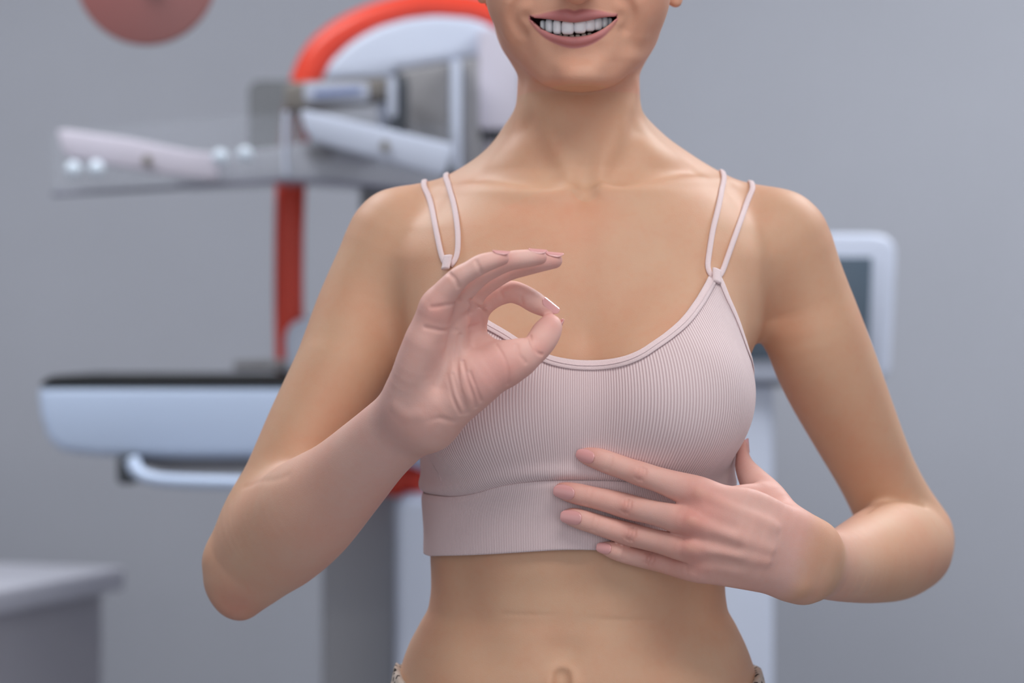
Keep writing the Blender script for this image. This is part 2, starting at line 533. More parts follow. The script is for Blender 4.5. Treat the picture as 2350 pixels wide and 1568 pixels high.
# face
crs([(1212, -8), (1190, 8), (1180, 28), (1183, 52), (1198, 78)], 0.0045, 0.0032, head0_f)
crs([(1424, -8), (1440, 8), (1447, 28), (1444, 48), (1436, 66)], 0.0045, 0.0032, head0_f)
crs([(1320, 168), (1344, 168)], 0.0120, -0.0036, head0_f)
crs([(1250, 150), (1262, 172)], 0.0100, 0.0018, head0_f)
crs([(1412, 148), (1400, 170)], 0.0100, 0.0018, head0_f)
crs([(1166, 10), (1160, 40), (1168, 80)], 0.0080, -0.0022, head0_f)
crs([(1470, 10), (1478, 40), (1470, 80)], 0.0080, -0.0022, head0_f)
crs([(1272, 119), (1300, 125), (1345, 125), (1374, 118)], 0.0085, 0.0036, head0_f)
crs([(1322, -8), (1320, 14)], 0.0045, 0.0016, head0_f)
crs([(1205, 40)], 0.0045, 0.0018, head0_f)
crs([(1428, 38)], 0.0045, 0.0018, head0_f)
crs([(1205, 110), (1222, 140), (1252, 165)], 0.010, 0.0018, head0_f)
crs([(1440, 105), (1425, 135), (1400, 160)], 0.010, 0.0018, head0_f)
# palm and thumb lines of the raised hand
crs([(990, 706), (1008, 704), (1030, 700), (1054, 690)], 0.0016, 0.0009, handR_f)
crs([(976, 752), (1000, 757), (1040, 759), (1078, 752), (1100, 745)], 0.0016, 0.0008, handR_f)
crs([(1078, 690), (1090, 700), (1110, 708), (1116, 706)], 0.0013, 0.0016, handR_f)
crs([(1082, 706), (1062, 730), (1040, 756), (1030, 800), (1020, 850), (1002, 886)], 0.0028, 0.0016, handR_f)
crs([(1056, 770), (1048, 830), (1052, 880), (1064, 920), (1072, 948)], 0.0018, 0.0014, handR_f)
crs([(1062, 830), (1072, 870), (1086, 910), (1092, 935)], 0.0014, 0.0010, handR_f)
crs([(1040, 860), (1050, 900), (1066, 935)], 0.0014, 0.0011, handR_f)
crs([(1078, 855), (1092, 890), (1104, 920)], 0.0014, 0.0008, handR_f)
crs([(1024, 860), (1036, 905), (1056, 950)], 0.0014, 0.0009, handR_f)
crs([(1138, 790), (1156, 820), (1166, 850), (1166, 882)], 0.0014, 0.0008, handR_f)
crs([(1186, 792), (1190, 812), (1206, 832)], 0.0016, 0.0008, handR_f)
crs([(1216, 772), (1220, 790), (1232, 808), (1244, 814)], 0.0012, 0.0016, handR_f)
crs([(1030, 628), (1044, 640), (1052, 658)], 0.0016, 0.0009, handR_f)
crs([(1092, 600), (1100, 616), (1104, 626)], 0.0016, 0.0007, handR_f)
crs([(1152, 682), (1148, 672), (1146, 662)], 0.0016, 0.0008, handR_f)
crs([(1198, 696), (1196, 684)], 0.0016, 0.0007, handR_f)
crs([(905, 944), (930, 962), (970, 964), (1010, 958), (1040, 966)], 0.0024, 0.0008, handR_f)
crs([(914, 934), (934, 950), (960, 950)], 0.0050, -0.0016, handR_f)
crs([(1008, 890), (1000, 850), (1012, 800)], 0.0080, 0.0018, handR_f)
# knuckles, joints and tendons of the resting hand
for (x, y, w) in ((1470, 1088, 26), (1437, 1163, 28), (1447, 1226, 27), (1490, 1283, 22)):
    ux, uy = 0.958, 0.287
    crs([(x, y)], 0.0064, -0.0016, handL_f)
    for o, hgt, dep in ((-8, .42, .0006), (0, .52, .0010), (8, .48, .0008)):
        cx, cy = x + o * ux, y + o * uy
        crs([(cx + w * hgt * uy, cy - w * hgt * ux), (cx + 3, cy), (cx - w * hgt * uy, cy + w * hgt * ux)], 0.0015, dep, handL_f)
for (x, y, w) in ((1398, 1063, 16), (1350, 1141, 17), (1366, 1202, 17), (1436, 1271, 14)):
    ux, uy = 0.958, 0.287
    for o in (-4, 3):
        cx, cy = x + o * ux, y + o * uy
        crs([(cx + w * uy, cy - w * ux), (cx, cy), (cx - w * uy, cy + w * ux)], 0.0014, 0.0005, handL_f)
for a, b in (((1606, 1132), (1780, 1210)), ((1590, 1196), (1770, 1262)), ((1588, 1254), (1760, 1290))):
    crs([a, ((a[0] + b[0]) / 2, (a[1] + b[1]) / 2), b], 0.0045, -0.0014, handL_f)
for x, y in ((1604, 1132), (1588, 1196), (1586, 1256), (1596, 1306)):
    crs([(x, y)], 0.0085, -0.0014, handL_f)
for a, b in (((1560, 1165), (1680, 1210)), ((1560, 1228), (1690, 1262)), ((1570, 1285), (1690, 1296))):
    crs([a, ((a[0] + b[0]) / 2, (a[1] + b[1]) / 2), b], 0.0050, 0.0014, handL_f)
crs([(1835, 1352)], 0.0090, -0.0025, lambda X, lo, hi: np.minimum(handL_f(X, lo, hi), cget(foL, X, lo, hi)))
creases_arm_start = len(creases)


def body_f(X, lo, hi):
    d = core_f(X, lo, hi)
    hz = zpx(260) - 0.02
    if hi[2] > hz:
        d = smin(d, head_f(X, lo, hi), 0.012)
    uR = upR(X, lo, hi); uL = upL(X, lo, hi)
    if uR is not None: d = smin(d, uR, 0.030)
    if uL is not None: d = smin(d, uL, 0.030)
    fR = foR(X, lo, hi); fL = foL(X, lo, hi)
    ep = epiR(X, lo, hi)
    if ep is not None and fR is not None: fR = smin(fR, ep, 0.014)
    hR = handR_f(X, lo, hi); hL = handL_f(X, lo, hi)
    aR = hR if fR is None else smin(hR, fR, 0.024)
    aL = hL if fL is None else smin(hL, fL, 0.026)
    if uR is not None: d = np.minimum(d, smin(uR, aR, 0.022))
    if uL is not None: d = np.minimum(d, smin(uL, aL, 0.007))
    d = np.minimum(d, np.minimum(aR, aL))
    for c in creases:
        d = c.add(X, lo, hi, d)
    return d


crs([(560, 1118), (590, 1108), (625, 1103), (660, 1092)], 0.0030, 0.0005, body_f)
crs([(1985, 1178), (2020, 1156), (2068, 1150), (2122, 1164)], 0.0030, 0.0020, body_f)
crs([(556, 1414)], 0.012, -0.002, body_f)


# ------------------------------------------------------------------ surface nets on a sparse grid
def eval_points(X, f, bs=0.030):
    out = np.empty(len(X), np.float32)
    key = np.floor((X - X.min(0)) / bs).astype(np.int64)
    k = (key[:, 0] * 4096 + key[:, 1]) * 4096 + key[:, 2]
    order = np.argsort(k, kind='stable')
    ks = k[order]
    cuts = np.concatenate([[0], np.where(np.diff(ks))[0] + 1, [len(ks)]])
    for a, b in zip(cuts[:-1], cuts[1:]):
        for a2 in range(a, b, 6000):
            idx = order[a2:min(b, a2 + 6000)]
            P = X[idx]
            out[idx] = f(P, P.min(0), P.max(0))
    return out


def surface_nets(f, lo, hi, h, m=5, band=0.012):
    lo = np.array(lo, float)
    nc = np.ceil((np.array(hi) - lo) / (h * m)).astype(int)
    gx = [lo[a] + np.arange(nc[a] + 1) * h * m for a in range(3)]
    G = np.stack(np.meshgrid(*gx, indexing='ij'), -1).reshape(-1, 3)
    Fc = eval_points(G, f, 0.08).reshape(nc + 1)
    nf = nc * m + 1
    near = np.abs(Fc) < band
    act = np.zeros(nc, bool)
    for i in (0, 1):
        for j in (0, 1):
            for k in (0, 1):
                act |= near[i:nc[0] + i, j:nc[1] + j, k:nc[2] + k]
                s = Fc[i:nc[0] + i, j:nc[1] + j, k:nc[2] + k] < 0
                act |= s != (Fc[:-1, :-1, :-1] < 0)
    # fill with the nearest coarse value, then evaluate the active nodes
    ii = [np.minimum((np.arange(nf[a]) + m // 2) // m, nc[a]) for a in range(3)]
    F = Fc[np.ix_(*ii)].astype(np.float32)
    actn = np.zeros(nf, bool)
    ai = np.argwhere(act)
    for i, j, k in ai:
        actn[i * m:i * m + m + 1, j * m:j * m + m + 1, k * m:k * m + m + 1] = True
    idx = np.argwhere(actn)
    X = lo + idx * h
    F[actn] = eval_points(X, f)
    # surface nets
    S = F < 0
    c0 = S[:-1, :-1, :-1]
    mix = np.zeros(c0.shape, bool)
    for i in (0, 1):
        for j in (0, 1):
            for k in (0, 1):
                mix |= S[i:nf[0] - 1 + i, j:nf[1] - 1 + j, k:nf[2] - 1 + k] != c0
    cells = np.argwhere(mix)
    shp = np.array(c0.shape)
    cid = (cells[:, 0] * shp[1] + cells[:, 1]) * shp[2] + cells[:, 2]
    corners = np.array([(i, j, k) for i in (0, 1) for j in (0, 1) for k in (0, 1)])
    V = np.stack([F[cells[:, 0] + c[0], cells[:, 1] + c[1], cells[:, 2] + c[2]] for c in corners], 1)
    acc = np.zeros((len(cells), 3)); cnt = np.zeros(len(cells))
    for a in range(8):
        for b in range(a + 1, 8):
            if np.abs(corners[a] - corners[b]).sum() != 1: continue
            va, vb = V[:, a], V[:, b]
            x = (va < 0) != (vb < 0)
            t = np.where(x, va / np.where(x, va - vb, 1), 0)
            p = corners[a] + t[:, None] * (corners[b] - corners[a])
            acc += p * x[:, None]; cnt += x
    verts = lo + (cells + acc / cnt[:, None]) * h
    quads = []
    for ax in range(3):
        o1, o2 = [(1, 2), (2, 0), (0, 1)][ax]
        sl0 = [slice(None)] * 3; sl1 = [slice(None)] * 3
        sl0[ax] = slice(0, -1); sl1[ax] = slice(1, None)
        a = S[tuple(sl0)]; b = S[tuple(sl1)]
        e = np.argwhere(a != b)
        ok = (e[:, o1] > 0) & (e[:, o2] > 0) & (e[:, o1] < nf[o1] - 1) & (e[:, o2] < nf[o2] - 1)
        e = e[ok]
        ins = a[e[:, 0], e[:, 1], e[:, 2]]
        q = []
        for d1, d2 in ((1, 1), (0, 1), (0, 0), (1, 0)):
            c = e.copy(); c[:, o1] -= d1; c[:, o2] -= d2
            q.append((c[:, 0] * shp[1] + c[:, 1]) * shp[2] + c[:, 2])
        q = np.stack(q, 1)
        q = np.where(ins[:, None], q, q[:, ::-1])
        quads.append(q)
    Q = np.searchsorted(cid, np.concatenate(quads))
    return verts, Q


def project(verts, f, iters=1, only=None):
    idx = np.arange(len(verts)) if only is None else np.where(only)[0]
    e = 0.0004
    for _ in range(iters):
        X = verts[idx]
        d = eval_points(X, f)
        g = np.stack([eval_points(X + np.eye(3)[a] * e, f) - d for a in range(3)], 1).astype(float) / e
        g2 = np.maximum((g ** 2).sum(1), 0.2)
        step = np.clip(d[:, None] * g / g2[:, None], -0.0012, 0.0012)
        verts[idx] = X - step
    return verts


def refine(verts, Q, flag):
    """split flagged quads in four; neighbours take the new edge points as n-gon corners"""
    fq = Q[flag]
    e = np.concatenate([fq[:, [0, 1]], fq[:, [1, 2]], fq[:, [2, 3]], fq[:, [3, 0]]])
    es = np.sort(e, 1)
    n = len(verts)
    key = es[:, 0].astype(np.int64) * n + es[:, 1]
    uk, inv = np.unique(key, return_inverse=True)
    mid = (verts[uk // n] + verts[uk % n]) / 2
    cen = verts[fq].mean(1)
    m = len(fq)
    em = (n + inv).reshape(4, m)
    cm = n + len(uk) + np.arange(m)
    newq = np.concatenate([np.stack([fq[:, k], em[k], cm, em[k - 1]], 1) for k in range(4)])
    V = np.concatenate([verts, mid, cen])
    rest_q = Q[~flag]
    faces_q = newq
    # neighbours
    rk = []
    for k in range(4):
        s = np.sort(rest_q[:, [k, (k + 1) % 4]], 1)
        kk = s[:, 0].astype(np.int64) * n + s[:, 1]
        p = np.searchsorted(uk, kk); p = np.minimum(p, len(uk) - 1)
        rk.append(np.where(uk[p] == kk, n + p, -1))
    rk = np.stack(rk, 1)
    has = (rk >= 0).any(1)
    ngons = []
    for q, r in zip(rest_q[has], rk[has]):
        poly = []
        for k in range(4):
            poly.append(int(q[k]))
            if r[k] >= 0: poly.append(int(r[k]))
        ngons.append(poly)
    return V, np.concatenate([faces_q, rest_q[~has]]), ngons, n


def np_mesh(name, verts, quads, ngons=(), smooth=True):
    me = bpy.data.meshes.new(name)
    lt = np.concatenate([np.full(len(quads), 4), np.array([len(g) for g in ngons], int)]).astype(np.int32)
    li = np.concatenate([np.asarray(quads).reshape(-1)] + [np.array(g) for g in ngons]).astype(np.int32)
    me.vertices.add(len(verts)); me.vertices.foreach_set('co', np.asarray(verts, np.float32).reshape(-1))
    me.loops.add(len(li)); me.loops.foreach_set('vertex_index', li)
    me.polygons.add(len(lt))
    me.polygons.foreach_set('loop_start', np.concatenate([[0], np.cumsum(lt)[:-1]]).astype(np.int32))
    me.update(calc_edges=True)
    if smooth:
        me.polygons.foreach_set('use_smooth', np.ones(len(lt), bool))
    me.validate()
    return me


COL = bpy.context.scene.collection


def link(name, me, mat, parent=None):
    o = bpy.data.objects.new(name, me)
    COL.objects.link(o)
    if mat is not None:
        me.materials.clear(); me.materials.append(mat)
    if parent is not None:
        o.parent = parent
    return o


def srgb(r, g, b):
    f = lambda c: (c / 255) / 12.92 if c / 255 <= 0.04045 else ((c / 255 + 0.055) / 1.055) ** 2.4
    return (f(r), f(g), f(b), 1.0)


def mat(name, col, rough=0.5, **kw):
    m = bpy.data.materials.new(name); m.use_nodes = True
    nt = m.node_tree; b = nt.nodes['Principled BSDF']
    b.inputs['Base Color'].default_value = col
    b.inputs['Roughness'].default_value = rough
    for k, v in kw.items():
        b.inputs[k.replace('_', ' ')].default_value = v
    # faint procedural variation of colour and surface
    tc = nt.nodes.new('ShaderNodeTexCoord'); nz = nt.nodes.new('ShaderNodeTexNoise')
    nz.inputs['Scale'].default_value = 6; nz.inputs['Detail'].default_value = 3
    mx = nt.nodes.new('ShaderNodeMix'); mx.data_type = 'RGBA'; mx.blend_type = 'MULTIPLY'
    mx.inputs['Factor'].default_value = 0.06
    mx.inputs[6].default_value = col
    nt.links.new(tc.outputs['Object'], nz.inputs['Vector'])
    nt.links.new(nz.outputs['Fac'], mx.inputs[7])
    nt.links.new(mx.outputs[2], b.inputs['Base Color'])
    return m


def empty(name, loc=(0, 0, 0)):
    o = bpy.data.objects.new(name, None); COL.objects.link(o); o.location = loc
    o.empty_display_size = 0.05
    return o


def tag(o, label=None, cat=None, group=None, kind=None):
    if label: o['label'] = label
    if cat: o['category'] = cat
    if group: o['group'] = group
    if kind: o['kind'] = kind
    return o
# === BUILD
# ------------------------------------------------------------------ materials
def skin_material():
    m = bpy.data.materials.new('skin'); m.use_nodes = True
    nt = m.node_tree; N = nt.nodes; L = nt.links
    b = N['Principled BSDF']
    at = N.new('ShaderNodeAttribute'); at.attribute_name = 'skin_tone'
    tc = N.new('ShaderNodeTexCoord')
    n1 = N.new('ShaderNodeTexNoise'); n1.inputs['Scale'].default_value = 22; n1.inputs['Detail'].default_value = 4
    n2 = N.new('ShaderNodeTexNoise'); n2.inputs['Scale'].default_value = 160; n2.inputs['Detail'].default_value = 3
    L.new(tc.outputs['Object'], n1.inputs['Vector']); L.new(tc.outputs['Object'], n2.inputs['Vector'])
    r1 = N.new('ShaderNodeMapRange'); r1.inputs['From Min'].default_value = 0.35; r1.inputs['From Max'].default_value = 0.68
    L.new(n1.outputs['Fac'], r1.inputs['Value'])
    mx = N.new('ShaderNodeMix'); mx.data_type = 'RGBA'; mx.blend_type = 'MULTIPLY'
    L.new(r1.outputs['Result'], mx.inputs['Factor']); L.new(at.outputs['Color'], mx.inputs[6])
    mx.inputs[7].default_value = (1.0, 0.90, 0.88, 1)
    r2 = N.new('ShaderNodeMapRange'); r2.inputs['From Min'].default_value = 0.45; r2.inputs['From Max'].default_value = 0.75
    r2.inputs['To Max'].default_value = 0.5
    L.new(n2.outputs['Fac'], r2.inputs['Value'])
    m2 = N.new('ShaderNodeMix'); m2.data_type = 'RGBA'; m2.blend_type = 'MULTIPLY'
    L.new(r2.outputs['Result'], m2.inputs['Factor']); L.new(mx.outputs[2], m2.inputs[6])
    m2.inputs[7].default_value = (1.0, 0.93, 0.90, 1)
    L.new(m2.outputs[2], b.inputs['Base Color'])
    b.inputs['Roughness'].default_value = 0.55
    b.inputs['Specular IOR Level'].default_value = 0.42
    b.inputs['Subsurface Weight'].default_value = 0.18
    b.inputs['Subsurface Radius'].default_value = (1.0, 0.35, 0.18)
    b.inputs['Subsurface Scale'].default_value = 0.006
    n3 = N.new('ShaderNodeTexNoise'); n3.inputs['Scale'].default_value = 900; n3.inputs['Detail'].default_value = 3
    v = N.new('ShaderNodeTexVoronoi'); v.inputs['Scale'].default_value = 1300
    L.new(tc.outputs['Object'], n3.inputs['Vector']); L.new(tc.outputs['Object'], v.inputs['Vector'])
    ad = N.new('ShaderNodeMath'); ad.operation = 'ADD'
    L.new(n3.outputs['Fac'], ad.inputs[0]); L.new(v.outputs['Distance'], ad.inputs[1])
    bp = N.new('ShaderNodeBump'); bp.inputs['Strength'].default_value = 0.16; bp.inputs['Distance'].default_value = 0.0004
    L.new(ad.outputs[0], bp.inputs['Height']); L.new(bp.outputs['Normal'], b.inputs['Normal'])
    return m


def knit_material(name, ribbed, RIBS=470):
    m = bpy.data.materials.new(name); m.use_nodes = True
    nt = m.node_tree; N = nt.nodes; L = nt.links
    b = N['Principled BSDF']
    col = srgb(240, 219, 220)
    b.inputs['Roughness'].default_value = 0.85
    b.inputs['Sheen Weight'].default_value = 0.25
    b.inputs['Sheen Roughness'].default_value = 0.5
    b.inputs['Specular IOR Level'].default_value = 0.2
    tc = N.new('ShaderNodeTexCoord')
    nz = N.new('ShaderNodeTexNoise'); nz.inputs['Scale'].default_value = 1400; nz.inputs['Detail'].default_value = 2
    L.new(tc.outputs['Object'], nz.inputs['Vector'])
    mx = N.new('ShaderNodeMix'); mx.data_type = 'RGBA'
    mx.inputs[6].default_value = col; mx.inputs[7].default_value = srgb(200, 170, 173)
    if ribbed:
        uv = N.new('ShaderNodeUVMap'); uv.uv_map = 'knit'
        sp = N.new('ShaderNodeSeparateXYZ'); L.new(uv.outputs['UV'], sp.inputs[0])
        mu = N.new('ShaderNodeMath'); mu.operation = 'MULTIPLY'; mu.inputs[1].default_value = RIBS * 2 * math.pi
        L.new(sp.outputs['X'], mu.inputs[0])
        sn = N.new('ShaderNodeMath'); sn.operation = 'SINE'; L.new(mu.outputs[0], sn.inputs[0])
        mr = N.new('ShaderNodeMapRange'); mr.inputs['From Min'].default_value = -1; mr.inputs['From Max'].default_value = 0.55
        L.new(sn.outputs[0], mr.inputs['Value'])
        iv = N.new('ShaderNodeMath'); iv.operation = 'SUBTRACT'; iv.inputs[0].default_value = 1
        L.new(mr.outputs['Result'], iv.inputs[1])
        sc = N.new('ShaderNodeMath'); sc.operation = 'MULTIPLY'; sc.inputs[1].default_value = 0.75
        L.new(iv.outputs[0], sc.inputs[0]); L.new(sc.outputs[0], mx.inputs['Factor'])
        ad = N.new('ShaderNodeMath'); ad.operation = 'MULTIPLY_ADD'; ad.inputs[1].default_value = 0.25
        L.new(nz.outputs['Fac'], ad.inputs[0]); L.new(mr.outputs['Result'], ad.inputs[2])
        h = ad.outputs[0]
    else:
        sc = N.new('ShaderNodeMath'); sc.operation = 'MULTIPLY'; sc.inputs[1].default_value = 0.3
        L.new(nz.outputs['Fac'], sc.inputs[0]); L.new(sc.outputs[0], mx.inputs['Factor'])
        h = nz.outputs['Fac']
    L.new(mx.outputs[2], b.inputs['Base Color'])
    bp = N.new('ShaderNodeBump'); bp.inputs['Strength'].default_value = 0.6; bp.inputs['Distance'].default_value = 0.0006
    L.new(h, bp.inputs['Height']); L.new(bp.outputs['Normal'], b.inputs['Normal'])
    return m


M = dict(
    skin=skin_material(), rib=knit_material('ribbed knit', True), rib2=knit_material('fine ribbed knit', True, 560), knit=knit_material('plain knit', False),
    nail=mat('nail polish', srgb(226, 166, 164), 0.16, Coat_Weight=0.6, Coat_Roughness=0.04),
    tooth=mat('tooth enamel', srgb(246, 246, 250), 0.25, Subsurface_Weight=0.1, Subsurface_Scale=0.002),
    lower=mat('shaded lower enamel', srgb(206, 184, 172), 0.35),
    hair=mat('dark blond hair', srgb(150, 112, 76), 0.45),
    eyewhite=mat('eye white', srgb(235, 232, 230), 0.2), iris=mat('iris', srgb(92, 110, 120), 0.2),
    gum=mat('gum', srgb(150, 80, 82), 0.4),
    shoe=mat('white shoe leather', srgb(220, 218, 214), 0.5),
)

# ------------------------------------------------------------------ the woman
person = empty('person', (0.053, 0.01, 0.0))
tag(person, 'smiling woman in pale pink ribbed crop top making an OK sign, other hand on ribs', 'person')


def child(name, me, m, par=None):
    """mesh given in world space, parented to the person (or one of her parts)"""
    par = par or person
    off = Vector(person.location)
    me.transform(Matrix.Translation(-off))
    o = link(name, me, m, par)
    return o


V, Q = surface_nets(body_f, (-.30, -.27, .925), (.38, .17, 1.72), 0.00135)
# finer surface on hands and mouth
cen = V[Q].mean(1)
spx = FPX / (cen[:, 1] + DC)
cx_ = cen[:, 0] * spx + 1175; cy_ = 784 - (cen[:, 2] - ZC) * spx
front = cen[:, 1] < -0.02
flag = ((cx_ > 880) & (cx_ < 1310) & (cy_ > 555) & (cy_ < 1000) & (cen[:, 1] < -0.135))
flag |= ((cx_ > 1250) & (cx_ < 1880) & (cy_ > 990) & (cy_ < 1380) & front & (cen[:, 1] < -0.02)) & (
    eval_points(cen, lambda X, lo, hi: handL_f(X, lo, hi)) < 0.003)
flag |= (cx_ > 1150) & (cx_ < 1490) & (cy_ > -20) & (cy_ < 150) & (cen[:, 1] < -0.01)
V, Q, NG, n_old = refine(V, Q, flag)
newv = np.zeros(len(V), bool); newv[n_old:] = True
newv[Q[:flag.sum() * 4].reshape(-1)] = True
V = project(V, body_f, 2, newv)
print('body', len(V), len(Q), time.time() - T0)
me = np_mesh('body', V, Q, NG)


def skin_colours(V):
    base = np.array(srgb(213, 170, 140)[:3])
    C = np.tile(base, (len(V), 1))
    def blend(mask, col, amt=1.0):
        m = np.clip(mask, 0, 1)[:, None] * amt
        C[:] = C * (1 - m) + np.array(srgb(*col)[:3]) * m
    spx = FPX / (V[:, 1] + DC)
    px = V[:, 0] * spx + 1175; py = 784 - (V[:, 2] - ZC) * spx
    def g(x, y, w, z=None):
        p = np.array([x, y]); return np.exp(-((px - x) ** 2 + (py - y) ** 2) / w ** 2)
    frR = lambda Y0: (V[:, 1] < Y0)
    # raised hand and forearm are paler and pinker than the tanned chest
    dR = np.minimum(eval_points(V, lambda X, lo, hi: handR_f(X, lo, hi)), eval_points(V, lambda X, lo, hi: cget(foR, X, lo, hi)))
    dU = eval_points(V, lambda X, lo, hi: cget(upR, X, lo, hi))
    t = np.clip((px - 560) / 330, 0, 1)
    mR = np.clip((dU - dR) / 0.02 + 0.5, 0, 1) * (dR < 0.01)
    blend(mR * (0.15 + 0.75 * t), (230, 186, 177))
    dL = eval_points(V, lambda X, lo, hi: handL_f(X, lo, hi))
    dL = np.minimum(dL, eval_points(V, lambda X, lo, hi: cget(foL, X, lo, hi)))
    mL_ = np.clip(1 - (dL - 0.001) / 0.004, 0, 1) * np.clip((2040 - px) / 220, 0, 1)
    blend(mL_, (224, 178, 166))
    handR = np.clip(mR * (px > 880), 0, 1)
    for x, y, w in ((1000, 720, 34), (1090, 740, 26), (1150, 850, 60), (1265, 740, 26), (1262, 712, 18), (1160, 590, 20), (1245, 590, 22), (1278, 598, 22), (1240, 800, 22), (1100, 880, 50)):
        blend(handR * g(x, y, w), (218, 150, 142), 0.45)
    for x, y, w in ((1470, 1088, 20), (1437, 1163, 20), (1447, 1226, 19), (1490, 1283, 17), (1606, 1130, 40), (1585, 1200, 40), (1585, 1258, 34), (1600, 1305, 30), (1620, 1180, 70), (1706, 1030, 30), (1350, 1030, 30), (1290, 1110, 26), (1305, 1168, 24)):
        blend(mL_ * g(x, y, w), (208, 136, 126), 0.38)
    # elbows
    blend(g(548, 1395, 60), (196, 128, 118), 0.5); blend(g(2150, 1300, 70), (205, 140, 118), 0.35)
    # face a little rosier, lips
    fm = (V[:, 2] > zpx(215)) & (V[:, 1] < 0.06)
    blend(fm * 1.0, (219, 164, 140), 0.7)
    lip = np.full(len(V), 1.0)
    near = np.where((px > 1190) & (px < 1440) & (py > 5) & (py < 125) & (V[:, 1] < -0.04))[0]
    X = V[near]
    for c, wd in ((upper_lip, 0.0022), (lower_lip, 0.0022)):
        dd = eval_points(X, lambda A, lo, hi: cget(c, A, lo, hi))
        lip[near] = np.minimum(lip[near], np.clip((dd - 0.0002) / 0.0012, 0, 1))
    blend(1 - lip, (196, 124, 130), 0.82)
    mo = np.zeros(len(V)); mo[near] = np.clip(-mouth_f(X) / 0.002, 0, 1) * (X[:, 1] > _my + 0.004)
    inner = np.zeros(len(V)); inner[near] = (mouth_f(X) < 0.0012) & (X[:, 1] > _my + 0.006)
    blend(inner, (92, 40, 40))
    # warm flush at the sternum
    blend(g(1290, 520, 120) * (V[:, 1] < -0.05) * (dR > 0.01), (224, 160, 128), 0.5)
    return C


C = skin_colours(V)
ca = me.color_attributes.new('skin_tone', 'FLOAT_COLOR', 'POINT')
ca.data.foreach_set('color', np.concatenate([C, np.ones((len(C), 1))], 1).astype(np.float32).reshape(-1))
body = child('body', me, M['skin'])

# ------------------------------------------------------------------ crop top: polar grid around the torso
AX0 = xpx(1325); AY0 = 0.005
def bra_f(X, lo, hi):
    kk = 0.030 + 0.015 * np.exp(-((X[:, 0] - AX0) / 0.055) ** 2)
    return np.minimum(bust_f(X, lo, hi, trunk_f(X, lo, hi), kk), core_f(X, lo, hi))


NTH, NZ = 360, 150
z_lo, z_hi = zpx(1300), zpx(560)
th = np.arange(NTH) / NTH * 2 * np.pi - np.pi / 2 - np.pi   # starts at the back
zz = np.linspace(z_lo, z_hi, NZ)
TH, ZZ = np.meshgrid(th, zz, indexing='ij')
dirx, diry = np.cos(TH).ravel(), np.sin(TH).ravel()
zf = ZZ.ravel()
lo_r = np.full(len(zf), 0.03); hi_r = np.full(len(zf), np.nan)
prev = None
for r in np.linspace(0.03, 0.24, 43):
    X = np.stack([AX0 + dirx * r, AY0 + diry * r, zf], 1)
    d = eval_points(X, bra_f, 0.05)
    new = np.isnan(hi_r) & (d > 0)
    if prev is not None:
        hi_r[new] = r; lo_r[new] = r - 0.005
    prev = d
hi_r[np.isnan(hi_r)] = 0.2; lo_r = np.where(lo_r < 0.031, hi_r - 0.005, lo_r)
for _ in range(9):
    mid = (lo_r + hi_r) / 2
    d = eval_points(np.stack([AX0 + dirx * mid, AY0 + diry * mid, zf], 1), bra_f, 0.05)
    lo_r = np.where(d < 0, mid, lo_r); hi_r = np.where(d < 0, hi_r, mid)
RG = ((lo_r + hi_r) / 2).reshape(NTH, NZ)


def r_at(t, z):
    """bilinear radius at angle t (rad) and height z"""
    u = ((t - th[0]) % (2 * np.pi)) / (2 * np.pi) * NTH
    i = np.floor(u).astype(int) % NTH; fu = u - np.floor(u)
    w = np.clip((z - z_lo) / (z_hi - z_lo) * (NZ - 1), 0, NZ - 1.001)
    j = np.floor(w).astype(int); fw = w - j
    i2 = (i + 1) % NTH
    return (RG[i, j] * (1 - fu) * (1 - fw) + RG[i2, j] * fu * (1 - fw) + RG[i, j + 1] * (1 - fu) * fw + RG[i2, j + 1] * fu * fw)


def polar(t, z, off=0.0):
    r = r_at(t, z) + off
    return np.stack([AX0 + np.cos(t) * r, AY0 + np.sin(t) * r, z], -1)


def px_to_tz(pts, f=None):
    S = onsurf(pts, f or bra_f, fill=False)
    ok = ~np.isnan(S[:, 1])
    S = S[ok]
    t = np.arctan2(S[:, 1] - AY0, S[:, 0] - AX0)
    t = (t + np.pi / 2 + np.pi) % (2 * np.pi) - np.pi / 2 - np.pi       # continuous through the front (-pi/2)
    return t, S[:, 2], S


neck_px = np.array([(1047, 640), (1064, 682), (1092, 715), (1118, 740), (1160, 766), (1202, 793), (1240, 812), (1268, 822), (1310, 829), (1352, 831), (1395, 829), (1436, 822), (1470, 809), (1497, 792),
                    (1528, 770), (1560, 740), (1585, 705), (1604, 672), (1620, 640)])
neck_px = catmull(neck_px, 4)
outR = catmull(np.array([(1620, 640), (1634, 634), (1648, 640), (1655, 663), (1682, 725), (1704, 794), (1716, 840), (1721, 865)]), 4)
outL = catmull(np.array([(949, 865), (954, 840), (966, 794), (988, 725), (1012, 663), (1020, 640), (1034, 632), (1047, 640)]), 4)
top_px = np.concatenate([outL[:-1], neck_px[:-1], outR])
t_top, z_top, S_top = px_to_tz(top_px)
# ensure increasing angle
mono = np.maximum.accumulate(t_top) <= t_top + 1e-6
t_top, z_top = t_top[mono], z_top[mono]
zb = zpx(875)
t_all = np.concatenate([[-3 * np.pi / 2], [t_top[0] - 0.55, t_top[0] - 0.2], t_top, [t_top[-1] + 0.2, t_top[-1] + 0.55], [np.pi / 2]])
z_all = np.concatenate([[zb], [zb, zpx(880)], z_top, [zpx(880), zb], [zb]])


def edge_curve(pts):
    t, z, _ = px_to_tz(catmull(np.array(pts, float), 3))
    o = np.argsort(t); t, z = t[o], z[o]
    return lambda a: np.interp(a, t, z)


